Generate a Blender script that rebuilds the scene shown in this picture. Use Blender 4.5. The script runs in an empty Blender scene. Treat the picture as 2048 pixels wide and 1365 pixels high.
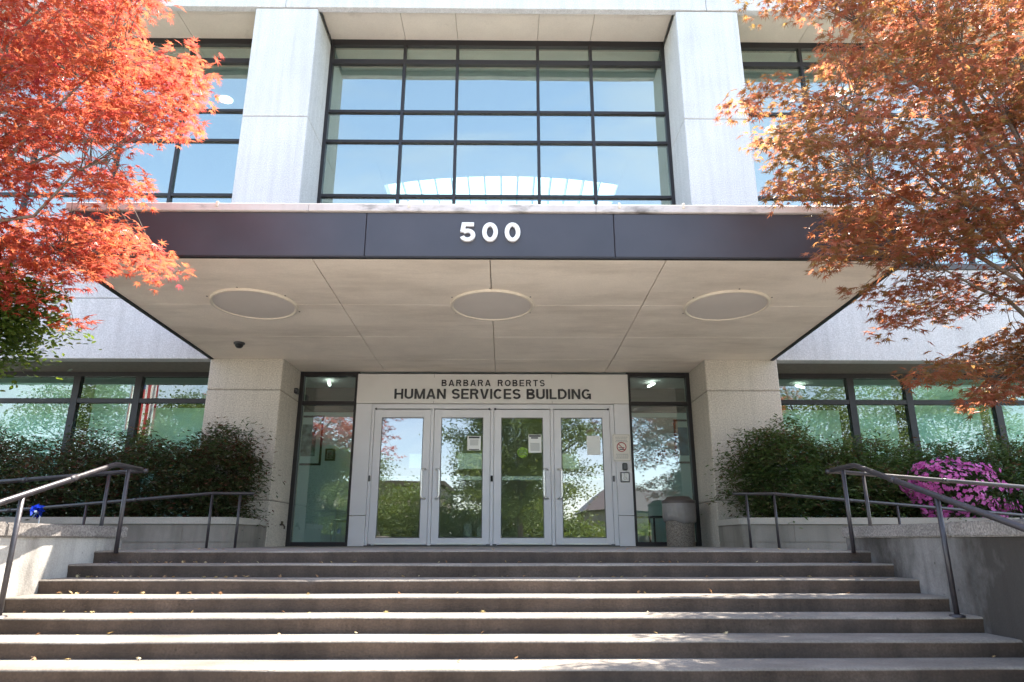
import bpy, bmesh, math, random
import numpy as np
from mathutils import Vector, Matrix
R = math.radians
scene = bpy.context.scene
C = scene.collection

# ---------------------------------------------------------------- camera
cam_d = bpy.data.cameras.new('camera')
cam_d.sensor_width = 36.0
cam_d.sensor_fit = 'HORIZONTAL'
cam_d.lens = 23.90
cam_d.clip_start = 0.05
cam_d.clip_end = 3000
cam = bpy.data.objects.new('camera', cam_d)
C.objects.link(cam)
cam.location = (0, 0, 0.0757)
cam.rotation_euler = (math.pi / 2 + 0.2862, 0, -0.0104)
scene.camera = cam

# ---------------------------------------------------------------- sky, sun, exposure
SUN = Vector((0.37, 0.31, 1.0)).normalized()          # towards the sun: high, behind the building, to the right
world = bpy.data.worlds.new('World')
scene.world = world
world.use_nodes = True
wn = world.node_tree.nodes
wl = world.node_tree.links
sky = wn.new('ShaderNodeTexSky')
sky.sky_type = 'NISHITA'
sky.sun_disc = False
sky.sun_elevation = math.asin(SUN.z)
sky.sun_rotation = math.atan2(SUN.x, SUN.y)
sky.air_density = 1.0
sky.dust_density = 0.7
sky.ozone_density = 1.0
# thin high cloud, the same all over the sky
bw = wn.new('ShaderNodeRGBToBW')
wl.new(sky.outputs[0], bw.inputs[0])
cb_ = wn.new('ShaderNodeVectorMath')
cb_.operation = 'SCALE'
cb_.inputs[0].default_value = (1.55, 1.58, 1.60)
wl.new(bw.outputs[0], cb_.inputs['Scale'])
tcw = wn.new('ShaderNodeTexCoord')
mpw = wn.new('ShaderNodeMapping')
mpw.inputs['Scale'].default_value = (2.2, 3.4, 6.0)
mpw.inputs['Rotation'].default_value = (0.2, 0.3, 0.5)
wl.new(tcw.outputs['Generated'], mpw.inputs['Vector'])
nzw = wn.new('ShaderNodeTexNoise')
nzw.inputs['Scale'].default_value = 1.2
nzw.inputs['Detail'].default_value = 7
nzw.inputs['Roughness'].default_value = 0.6
nzw.inputs['Distortion'].default_value = 0.6
wl.new(mpw.outputs[0], nzw.inputs['Vector'])
mrw = wn.new('ShaderNodeMapRange')
mrw.inputs['From Min'].default_value = 0.42
mrw.inputs['From Max'].default_value = 0.78
mrw.inputs['To Min'].default_value = 0.10
mrw.inputs['To Max'].default_value = 0.62
wl.new(nzw.outputs[0], mrw.inputs[0])
mxw = wn.new('ShaderNodeMix')
mxw.data_type = 'RGBA'
wl.new(mrw.outputs[0], mxw.inputs['Factor'])
wl.new(sky.outputs[0], mxw.inputs[6])
wl.new(cb_.outputs[0], mxw.inputs[7])
wl.new(mxw.outputs[2], wn['Background'].inputs[0])
wn['Background'].inputs[1].default_value = 0.15
sun_d = bpy.data.lights.new('sun', 'SUN')
sun_d.energy = 5.0
sun_d.angle = R(0.53)
sun_d.color = (1.0, 0.93, 0.83)
sun_o = bpy.data.objects.new('sun', sun_d)
C.objects.link(sun_o)
sun_o.location = (10, 10, 30)
sun_o.rotation_euler = SUN.to_track_quat('Z', 'Y').to_euler()
vs = scene.view_settings
vs.view_transform = 'Standard'
vs.look = 'None'
vs.gamma = 1.0
vs.use_curve_mapping = False
vs.exposure = 2.2
scene.cycles.max_bounces = 6
scene.cycles.diffuse_bounces = 3
scene.cycles.transparent_max_bounces = 14
scene.cycles.glossy_bounces = 3
scene.cycles.transmission_bounces = 4
scene.cycles.use_denoising = True

# ---------------------------------------------------------------- material helpers
def new_mat(name):
    m = bpy.data.materials.new(name)
    m.use_nodes = True
    nt = m.node_tree
    return m, nt, nt.nodes, nt.links, nt.nodes['Principled BSDF']

def plain(name, col, rough=0.5, metal=0.0, noise=0.0, nscale=20, bump=0.0, spec=0.5):
    m, nt, n, l, b = new_mat(name)
    b.inputs['Base Color'].default_value = (*col, 1)
    b.inputs['Roughness'].default_value = rough
    b.inputs['Metallic'].default_value = metal
    b.inputs['Specular IOR Level'].default_value = spec
    if noise or bump:
        g = n.new('ShaderNodeNewGeometry')
        t = n.new('ShaderNodeTexNoise')
        t.inputs['Scale'].default_value = nscale
        t.inputs['Detail'].default_value = 5
        l.new(g.outputs['Position'], t.inputs['Vector'])
        if noise:
            mr = n.new('ShaderNodeMapRange')
            mr.inputs['From Min'].default_value = 0.3
            mr.inputs['From Max'].default_value = 0.7
            mr.inputs['To Min'].default_value = 1 - noise
            mr.inputs['To Max'].default_value = 1 + noise
            l.new(t.outputs[0], mr.inputs[0])
            vm = n.new('ShaderNodeVectorMath')
            vm.operation = 'SCALE'
            vm.inputs[0].default_value = col
            l.new(mr.outputs[0], vm.inputs['Scale'])
            l.new(vm.outputs[0], b.inputs['Base Color'])
            m2 = n.new('ShaderNodeMapRange')
            m2.inputs['To Min'].default_value = max(0.02, rough - 0.12)
            m2.inputs['To Max'].default_value = min(1, rough + 0.12)
            l.new(t.outputs[0], m2.inputs[0])
            l.new(m2.outputs[0], b.inputs['Roughness'])
        if bump:
            bp = n.new('ShaderNodeBump')
            bp.inputs['Strength'].default_value = bump
            bp.inputs['Distance'].default_value = 0.01
            l.new(t.outputs[0], bp.inputs['Height'])
            l.new(bp.outputs[0], b.inputs['Normal'])
    return m

def concrete(name, col, speck=0.10, sscale=160, blotch=0.10, bscale=1.3, streak=0.0, dirt=None, dirtamt=0.0,
             dirtscale=(0.9, 0.9, 2.4), bump=0.25, rough=0.85, pits=0.0, dlo=0.5, dhi=0.68):
    """cast concrete: fine aggregate speckle, broad tone changes, rain streaks, pits, stains with a shape of their own"""
    m, nt, n, l, b = new_mat(name)
    b.inputs['Roughness'].default_value = rough
    b.inputs['Specular IOR Level'].default_value = 0.25
    g = n.new('ShaderNodeNewGeometry')
    def noise(scale, detail, vscale=None, rough_=0.5):
        t = n.new('ShaderNodeTexNoise')
        t.inputs['Scale'].default_value = scale
        t.inputs['Detail'].default_value = detail
        t.inputs['Roughness'].default_value = rough_
        if vscale:
            mp = n.new('ShaderNodeMapping')
            mp.inputs['Scale'].default_value = vscale
            l.new(g.outputs['Position'], mp.inputs['Vector'])
            l.new(mp.outputs[0], t.inputs['Vector'])
        else:
            l.new(g.outputs['Position'], t.inputs['Vector'])
        return t
    def rng(src, lo, hi, a, c):
        mr = n.new('ShaderNodeMapRange')
        mr.inputs['From Min'].default_value = lo
        mr.inputs['From Max'].default_value = hi
        mr.inputs['To Min'].default_value = a
        mr.inputs['To Max'].default_value = c
        l.new(src, mr.inputs[0])
        return mr.outputs[0]
    def mul(a, c):
        q = n.new('ShaderNodeMath')
        q.operation = 'MULTIPLY'
        l.new(a, q.inputs[0])
        l.new(c, q.inputs[1])
        return q.outputs[0]
    t1 = noise(sscale, 2)
    f = rng(t1.outputs[0], 0.3, 0.7, 1 - speck, 1 + speck)
    t2 = noise(bscale, 7, None, 0.62)
    f = mul(f, rng(t2.outputs[0], 0.3, 0.7, 1 - blotch, 1 + blotch))
    if streak:
        t3 = noise(1.0, 5, (9, 9, 0.5))
        f = mul(f, rng(t3.outputs[0], 0.45, 0.75, 1, 1 - streak))
    if pits:
        v = n.new('ShaderNodeTexVoronoi')
        v.inputs['Scale'].default_value = 9
        l.new(g.outputs['Position'], v.inputs['Vector'])
        f = mul(f, rng(v.outputs['Distance'], 0.05, 0.09, 1 - pits, 1))
    vm = n.new('ShaderNodeVectorMath')
    vm.operation = 'SCALE'
    vm.inputs[0].default_value = col
    l.new(f, vm.inputs['Scale'])
    out = vm.outputs[0]
    if dirt:
        t4 = noise(1.0, 8, dirtscale, 0.65)
        k = rng(t4.outputs[0], dlo, dhi, 0, dirtamt)
        mx = n.new('ShaderNodeMix')
        mx.data_type = 'RGBA'
        l.new(k, mx.inputs['Factor'])
        l.new(out, mx.inputs[6])
        mx.inputs[7].default_value = (*dirt, 1)
        out = mx.outputs[2]
    l.new(out, b.inputs['Base Color'])
    bp = n.new('ShaderNodeBump')
    bp.inputs['Strength'].default_value = bump
    bp.inputs['Distance'].default_value = 0.004
    l.new(t1.outputs[0], bp.inputs['Height'])
    l.new(bp.outputs[0], b.inputs['Normal'])
    return m

def glass(name, tint, refl, ior, wave=0.02, wscale=0.9):
    """coated window glass: tinted see-through plus a mirror share that grows towards grazing"""
    m = bpy.data.materials.new(name)
    m.use_nodes = True
    nt = m.node_tree
    n, l = nt.nodes, nt.links
    n.remove(n['Principled BSDF'])
    tr = n.new('ShaderNodeBsdfTransparent')
    tr.inputs[0].default_value = (*tint, 1)
    gl = n.new('ShaderNodeBsdfGlossy')
    gl.inputs['Color'].default_value = (*refl, 1)
    gl.inputs['Roughness'].default_value = 0.0
    fr = n.new('ShaderNodeFresnel')
    fr.inputs['IOR'].default_value = ior
    g = n.new('ShaderNodeNewGeometry')
    t = n.new('ShaderNodeTexNoise')
    t.inputs['Scale'].default_value = wscale
    t.inputs['Detail'].default_value = 1
    l.new(g.outputs['Position'], t.inputs['Vector'])
    bp = n.new('ShaderNodeBump')
    bp.inputs['Strength'].default_value = wave
    bp.inputs['Distance'].default_value = 0.2
    l.new(t.outputs[0], bp.inputs['Height'])
    l.new(bp.outputs[0], gl.inputs['Normal'])
    mx = n.new('ShaderNodeMixShader')
    inv = n.new('ShaderNodeMath')                    # only the outer face of each pane mirrors
    inv.operation = 'SUBTRACT'
    inv.inputs[0].default_value = 1.0
    l.new(g.outputs['Backfacing'], inv.inputs[1])
    mu = n.new('ShaderNodeMath')
    mu.operation = 'MULTIPLY'
    l.new(fr.outputs[0], mu.inputs[0])
    l.new(inv.outputs[0], mu.inputs[1])
    l.new(mu.outputs[0], mx.inputs[0])
    l.new(tr.outputs[0], mx.inputs[1])
    l.new(gl.outputs[0], mx.inputs[2])
    l.new(mx.outputs[0], n['Material Output'].inputs[0])
    return m

def leafmat(name, cols, trans, tamt=0.5, rough=0.45, spec=0.35):
    """leaf: colour picked per leaf from its own tint value, light comes through it"""
    m, nt, n, l, b = new_mat(name)
    at = n.new('ShaderNodeAttribute')
    at.attribute_name = 'tint'
    def ramp(cc):
        r = n.new('ShaderNodeValToRGB')
        e = r.color_ramp.elements
        while len(e) < len(cc):
            e.new(0.5)
        for i, c in enumerate(cc):
            e[i].position = i / (len(cc) - 1)
            e[i].color = (*c, 1)
        l.new(at.outputs['Fac'], r.inputs[0])
        return r.outputs[0]
    l.new(ramp(cols), b.inputs['Base Color'])
    b.inputs['Roughness'].default_value = rough
    b.inputs['Specular IOR Level'].default_value = spec
    tl = n.new('ShaderNodeBsdfTranslucent')
    l.new(ramp(trans), tl.inputs[0])
    mx = n.new('ShaderNodeMixShader')
    mx.inputs[0].default_value = tamt
    l.new(b.outputs[0], mx.inputs[1])
    l.new(tl.outputs[0], mx.inputs[2])
    l.new(mx.outputs[0], n['Material Output'].inputs[0])
    return m

def emitter(name, col, s):
    m, nt, n, l, b = new_mat(name)
    b.inputs['Base Color'].default_value = (0.8, 0.8, 0.8, 1)
    b.inputs['Emission Color'].default_value = (*col, 1)
    b.inputs['Emission Strength'].default_value = s
    return m

M = {}
M['white_conc'] = concrete('white_concrete', (0.555, 0.56, 0.565), speck=0.17, sscale=55, blotch=0.07, bscale=0.8, streak=0.13, bump=0.6,
                           dirt=(0.30, 0.28, 0.25), dirtamt=0.25, dlo=0.6, dhi=0.8)
M['col_conc'] = concrete('column_concrete', (0.50, 0.455, 0.395), speck=0.24, sscale=55, blotch=0.07, bscale=1.2, streak=0.10, bump=0.6, pits=0.0,
                         dirt=(0.30, 0.27, 0.23), dirtamt=0.22, dlo=0.58, dhi=0.8)
M['joint'] = plain('joint_sealant', (0.20, 0.18, 0.155), 0.9, noise=0.15)
M['soffit'] = concrete('soffit_render', (0.82, 0.73, 0.63), speck=0.04, sscale=60, blotch=0.10, bscale=0.9, bump=0.1,
                       dirt=(0.46, 0.385, 0.31), dirtamt=0.7, dirtscale=(0.5, 1.7, 1.0), dlo=0.47, dhi=0.78)
M['soffit2'] = concrete('upper_soffit_render', (0.60, 0.55, 0.47), speck=0.05, sscale=60, blotch=0.06, bump=0.1,
                        dirt=(0.26, 0.22, 0.18), dirtamt=0.5, dirtscale=(2.2, 2.2, 1.0), dlo=0.6, dhi=0.8)
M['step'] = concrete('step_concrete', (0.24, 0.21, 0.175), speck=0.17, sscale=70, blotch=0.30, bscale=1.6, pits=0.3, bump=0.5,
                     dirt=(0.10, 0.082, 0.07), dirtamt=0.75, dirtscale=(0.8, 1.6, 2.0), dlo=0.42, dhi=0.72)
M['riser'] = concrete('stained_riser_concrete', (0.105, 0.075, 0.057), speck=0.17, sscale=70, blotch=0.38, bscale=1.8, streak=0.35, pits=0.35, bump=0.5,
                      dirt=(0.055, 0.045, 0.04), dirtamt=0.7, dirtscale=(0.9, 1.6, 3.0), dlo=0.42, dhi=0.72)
M['landing'] = concrete('landing_concrete', (0.26, 0.24, 0.215), speck=0.12, sscale=120, blotch=0.12, bump=0.4,
                        dirt=(0.12, 0.105, 0.09), dirtamt=0.6, dlo=0.45, dhi=0.75)
M['cheek'] = concrete('cheek_wall_concrete', (0.42, 0.40, 0.365), speck=0.10, sscale=90, blotch=0.14, bscale=1.4, streak=0.25, bump=0.5, pits=0.35,
                      dirt=(0.075, 0.062, 0.05), dirtamt=0.85, dirtscale=(1.3, 1.3, 0.75), dlo=0.52, dhi=0.70)
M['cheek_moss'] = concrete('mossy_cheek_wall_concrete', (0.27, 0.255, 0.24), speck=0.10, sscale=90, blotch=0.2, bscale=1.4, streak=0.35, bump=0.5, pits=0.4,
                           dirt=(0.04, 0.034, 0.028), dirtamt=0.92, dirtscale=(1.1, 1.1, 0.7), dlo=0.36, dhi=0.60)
M['cap'] = concrete('cap_aggregate', (0.27, 0.245, 0.225), speck=0.40, sscale=70, blotch=0.15, bump=0.9,
                    dirt=(0.09, 0.08, 0.07), dirtamt=0.8, dlo=0.42, dhi=0.7)
M['planter'] = concrete('planter_concrete', (0.26, 0.24, 0.21), speck=0.07, sscale=100, blotch=0.12, streak=0.22, bump=0.3, pits=0.3,
                        dirt=(0.10, 0.088, 0.072), dirtamt=0.6, dirtscale=(1.6, 1.6, 0.8), dlo=0.5, dhi=0.75)
M['planter_cap'] = concrete('planter_cap_concrete', (0.40, 0.375, 0.335), speck=0.10, sscale=90, blotch=0.10, bump=0.4,
                            dirt=(0.22, 0.20, 0.16), dirtamt=0.5, dlo=0.5, dhi=0.75)
M['cap_trim'] = concrete('canopy_trim', (0.62, 0.575, 0.56), speck=0.03, blotch=0.05, streak=0.12, bump=0.05,
                         dirt=(0.07, 0.062, 0.055), dirtamt=0.85, dirtscale=(1.6, 3.5, 5.0), dlo=0.54, dhi=0.70, rough=0.6)
M['fascia'] = plain('dark_fascia_metal', (0.046, 0.044, 0.056), 0.40, 0.0, noise=0.16, nscale=1.6, bump=0.06, spec=0.6)
M['edge'] = plain('dark_edge_metal', (0.014, 0.013, 0.014), 0.5)
M['frame'] = plain('bronze_frame', (0.014, 0.012, 0.014), 0.5, 0.0, noise=0.1, nscale=6)
M['coping'] = plain('coping_metal', (0.07, 0.066, 0.066), 0.5, noise=0.25, nscale=4)
M['alu'] = plain('painted_aluminium', (0.66, 0.655, 0.68), 0.42, 0.0, noise=0.03, nscale=3)
M['alu_sign'] = plain('sign_panel_aluminium', (0.64, 0.615, 0.59), 0.45, 0.0, noise=0.03, nscale=3)
M['steel'] = plain('brushed_steel', (0.72, 0.70, 0.67), 0.32, 1.0)
M['pivot'] = plain('pivot_grey', (0.10, 0.10, 0.105), 0.4, 0.6)
M['rail'] = plain('rail_paint', (0.032, 0.027, 0.030), 0.42, 0.0, noise=0.25, nscale=18, bump=0.25, spec=0.6)
M['letters_w'] = plain('white_numeral', (0.80, 0.80, 0.80), 0.35)
M['letters_d'] = plain('dark_letter', (0.022, 0.021, 0.026), 0.25, spec=0.8)
M['disc'] = plain('light_cover', (0.64, 0.58, 0.53), 0.6, noise=0.05, nscale=2)
M['disc_ring'] = plain('light_cover_ring', (0.70, 0.62, 0.52), 0.55, noise=0.05)
M['black'] = plain('black_plastic', (0.02, 0.02, 0.022), 0.35)
M['white'] = plain('white_paint', (0.78, 0.79, 0.78), 0.6)
M['paper'] = plain('paper', (0.75, 0.76, 0.74), 0.8)
M['ink'] = plain('ink', (0.08, 0.08, 0.09), 0.8)
M['ink_g'] = plain('grey_ink', (0.30, 0.32, 0.32), 0.8)
M['yellow'] = plain('yellow_green_sticker', (0.48, 0.60, 0.06), 0.5)
M['red'] = plain('red_ink', (0.35, 0.03, 0.035), 0.5)
M['signplate'] = plain('sign_plate', (0.70, 0.66, 0.60), 0.4)
M['soil'] = concrete('soil', (0.045, 0.032, 0.022), speck=0.5, sscale=40, blotch=0.3, bump=1.0, rough=0.95)
M['ground'] = concrete('plaza_concrete', (0.46, 0.44, 0.405), speck=0.10, sscale=80, blotch=0.12, bump=0.3,
                       dirt=(0.24, 0.215, 0.18), dirtamt=0.5, dirtscale=(0.5, 0.5, 0.5))
M['lawn'] = concrete('lawn_green', (0.055, 0.10, 0.025), speck=0.4, sscale=25, blotch=0.3, bscale=0.4, bump=1.0, rough=0.95)
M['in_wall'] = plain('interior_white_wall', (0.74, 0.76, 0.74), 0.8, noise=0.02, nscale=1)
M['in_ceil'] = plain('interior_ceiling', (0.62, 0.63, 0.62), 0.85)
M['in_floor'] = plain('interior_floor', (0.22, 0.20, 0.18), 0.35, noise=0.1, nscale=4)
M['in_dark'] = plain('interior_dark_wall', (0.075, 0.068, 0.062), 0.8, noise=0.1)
M['shade'] = plain('roller_shade', (0.82, 0.86, 0.84), 0.85, noise=0.02, nscale=2)
M['lamp'] = emitter('interior_lamp', (1.0, 0.94, 0.82), 1.4)
M['glass_up'] = glass('upper_window_glass', (0.76, 0.88, 0.86), (0.90, 1.0, 0.91), 4.7, 0.05, 0.5)
M['glass_low'] = glass('lower_window_glass', (0.74, 0.90, 0.86), (0.95, 1.0, 0.96), 2.4, wave=0.012)
M['glass_side'] = glass('sidelight_glass', (0.84, 0.97, 0.96), (0.94, 1.0, 1.0), 2.9, wave=0.015)
M['glass_door'] = glass('door_glass', (0.82, 0.89, 0.86), (0.98, 0.99, 1.0), 2.8, wave=0.015)
M['bark'] = concrete('maple_bark', (0.16, 0.125, 0.10), speck=0.25, sscale=60, blotch=0.25, bump=0.9, rough=0.9)
M['bark_d'] = concrete('dark_bark', (0.075, 0.06, 0.048), speck=0.3, sscale=30, blotch=0.25, bump=1.0, rough=0.9)
M['maple_red'] = leafmat('red_maple_leaf', [(0.20, 0.032, 0.02), (0.27, 0.042, 0.022), (0.34, 0.075, 0.028), (0.17, 0.022, 0.022)],
                         [(0.62, 0.10, 0.075), (0.72, 0.14, 0.085), (0.74, 0.23, 0.09), (0.58, 0.08, 0.10)], 0.50, rough=0.35, spec=0.5)
M['maple_brown'] = leafmat('bronze_maple_leaf', [(0.19, 0.065, 0.036), (0.15, 0.06, 0.03), (0.11, 0.07, 0.026), (0.24, 0.075, 0.042)],
                           [(0.76, 0.24, 0.15), (0.66, 0.23, 0.10), (0.44, 0.28, 0.08), (0.82, 0.30, 0.20)], 0.53, rough=0.35, spec=0.5)
M['nandina'] = leafmat('nandina_leaf', [(0.05, 0.082, 0.03), (0.068, 0.11, 0.036), (0.085, 0.12, 0.045), (0.11, 0.065, 0.04)],
                       [(0.10, 0.18, 0.03), (0.13, 0.22, 0.04), (0.16, 0.22, 0.05), (0.20, 0.08, 0.04)], 0.3)
M['nandina_d'] = leafmat('dark_nandina_leaf', [(0.044, 0.066, 0.029), (0.056, 0.086, 0.033), (0.078, 0.078, 0.037), (0.12, 0.042, 0.032)],
                         [(0.07, 0.12, 0.03), (0.09, 0.14, 0.03), (0.13, 0.10, 0.04), (0.20, 0.05, 0.03)], 0.3)
M['evergreen'] = leafmat('evergreen_leaf', [(0.04, 0.065, 0.016), (0.055, 0.09, 0.02), (0.08, 0.12, 0.022)],
                         [(0.13, 0.22, 0.022), (0.18, 0.27, 0.026), (0.26, 0.33, 0.035)], 0.38, rough=0.3, spec=0.5)
M['azalea_leaf'] = leafmat('azalea_leaf', [(0.035, 0.06, 0.018), (0.05, 0.085, 0.024)], [(0.10, 0.18, 0.03), (0.14, 0.22, 0.04)], 0.3)
M['azalea'] = leafmat('azalea_petal', [(0.62, 0.11, 0.42), (0.74, 0.22, 0.55), (0.52, 0.07, 0.32)],
                      [(0.62, 0.12, 0.48), (0.70, 0.20, 0.56), (0.55, 0.08, 0.40)], 0.4)
M['tree_leaf'] = leafmat('street_tree_leaf', [(0.07, 0.105, 0.032), (0.09, 0.13, 0.04), (0.115, 0.15, 0.045), (0.055, 0.08, 0.03)],
                         [(0.20, 0.30, 0.04), (0.25, 0.34, 0.05), (0.30, 0.36, 0.05), (0.15, 0.25, 0.03)], 0.35)
M['litter'] = leafmat('fallen_leaf', [(0.45, 0.32, 0.14), (0.36, 0.20, 0.09), (0.55, 0.45, 0.25)], [(0.5, 0.35, 0.1), (0.4, 0.2, 0.1), (0.6, 0.5, 0.2)], 0.25)

# ---------------------------------------------------------------- object helpers
def link(o, parent=None):
    C.objects.link(o)
    if parent is not None:
        o.parent = parent
    return o

def thing(name, label, cat, loc=(0, 0, 0), group=None):
    o = bpy.data.objects.new(name, None)
    o.empty_display_size = 0.1
    C.objects.link(o)
    o.location = loc
    tag(o, label, cat, group)
    return o

def tag(o, label=None, cat=None, group=None, kind=None):
    if label: o['label'] = label
    if cat: o['category'] = cat
    if group: o['group'] = group
    if kind: o['kind'] = kind
    return o

def under(o, parent):
    """parent a mesh written in world coordinates without moving it"""
    if parent is not None:
        o.parent = parent
        if parent.type == 'EMPTY':
            o.location = -Vector(parent.location)
    return o

def mesh_obj(name, verts, faces, mat, parent=None, smooth=False):
    me = bpy.data.meshes.new(name)
    me.from_pydata(verts, [], faces)
    me.materials.append(M[mat] if isinstance(mat, str) else mat)
    if smooth:
        me.polygons.foreach_set('use_smooth', [True] * len(me.polygons))
    me.update()
    o = bpy.data.objects.new(name, me)
    C.objects.link(o)
    return under(o, parent)

def bm_obj(name, bm, mat, parent=None, smooth=False):
    me = bpy.data.meshes.new(name)
    bmesh.ops.recalc_face_normals(bm, faces=bm.faces[:])
    bm.to_mesh(me)
    bm.free()
    me.materials.append(M[mat] if isinstance(mat, str) else mat)
    if smooth:
        me.polygons.foreach_set('use_smooth', [True] * len(me.polygons))
    o = bpy.data.objects.new(name, me)
    C.objects.link(o)
    return under(o, parent)

def add_box(bm, x0, x1, y0, y1, z0, z1, bev=0.0, seg=1):
    r = bmesh.ops.create_cube(bm, size=1.0)
    vs_ = r['verts']
    for v in vs_:
        v.co = Vector(((x0 + x1) / 2 + v.co.x * (x1 - x0), (y0 + y1) / 2 + v.co.y * (y1 - y0), (z0 + z1) / 2 + v.co.z * (z1 - z0)))
    if bev > 0:
        es = list({e for v in vs_ for e in v.link_edges})
        bmesh.ops.bevel(bm, geom=es, offset=bev, segments=seg, affect='EDGES', clamp_overlap=True)

def box(name, x0, x1, y0, y1, z0, z1, mat, parent=None, bev=0.004, seg=1):
    bm = bmesh.new()
    add_box(bm, x0, x1, y0, y1, z0, z1, bev, seg)
    return bm_obj(name, bm, mat, parent)

def tube_data(pts, rad, sides=8, cap=True):
    """tube along a polyline; rad is one radius or one per point"""
    pts = [Vector(p) for p in pts]
    n = len(pts)
    rr = rad if isinstance(rad, (list, tuple)) else [rad] * n
    V, F = [], []
    t0 = (pts[1] - pts[0]).normalized()
    up = Vector((0, 0, 1)) if abs(t0.z) < 0.9 else Vector((1, 0, 0))
    u = t0.cross(up).normalized()
    for i in range(n):
        if i == 0: t = (pts[1] - pts[0])
        elif i == n - 1: t = (pts[-1] - pts[-2])
        else: t = (pts[i + 1] - pts[i]).normalized() + (pts[i] - pts[i - 1]).normalized()
        t.normalize()
        u = (u - t * u.dot(t)).normalized()
        w = t.cross(u)
        for k in range(sides):
            a = 2 * math.pi * k / sides
            V.append(pts[i] + (u * math.cos(a) + w * math.sin(a)) * rr[i])
    for i in range(n - 1):
        for k in range(sides):
            k2 = (k + 1) % sides
            F.append((i * sides + k, i * sides + k2, (i + 1) * sides + k2, (i + 1) * sides + k))
    if cap:
        F.append(tuple(range(sides - 1, -1, -1)))
        F.append(tuple((n - 1) * sides + k for k in range(sides)))
    return V, F

def tube(name, pts, rad, mat, parent=None, sides=10, smooth=True):
    V, F = tube_data(pts, rad, sides)
    return mesh_obj(name, V, F, mat, parent, smooth)

def tubes(name, specs, mat, parent=None, sides=5, smooth=True):
    V, F = [], []
    for pts, rad in specs:
        v, f = tube_data(pts, rad, sides)
        o = len(V)
        V += v
        F += [tuple(i + o for i in q) for q in f]
    return mesh_obj(name, V, F, mat, parent, smooth)

def lathe(name, prof, cx, cy, mat, parent=None, seg=32, smooth=True, wob=None):
    V, F = [], []
    for (r, z) in prof:
        for k in range(seg):
            a = 2 * math.pi * k / seg
            dz = wob(a) if wob else 0
            V.append((cx + r * math.cos(a), cy + r * math.sin(a), z + (dz if r > 0 else 0)))
    for i in range(len(prof) - 1):
        for k in range(seg):
            k2 = (k + 1) % seg
            F.append((i * seg + k, i * seg + k2, (i + 1) * seg + k2, (i + 1) * seg + k))
    F.append(tuple(range(seg)))
    F.append(tuple((len(prof) - 1) * seg + k for k in range(seg)))
    return mesh_obj(name, V, F, mat, parent, smooth)

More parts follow.
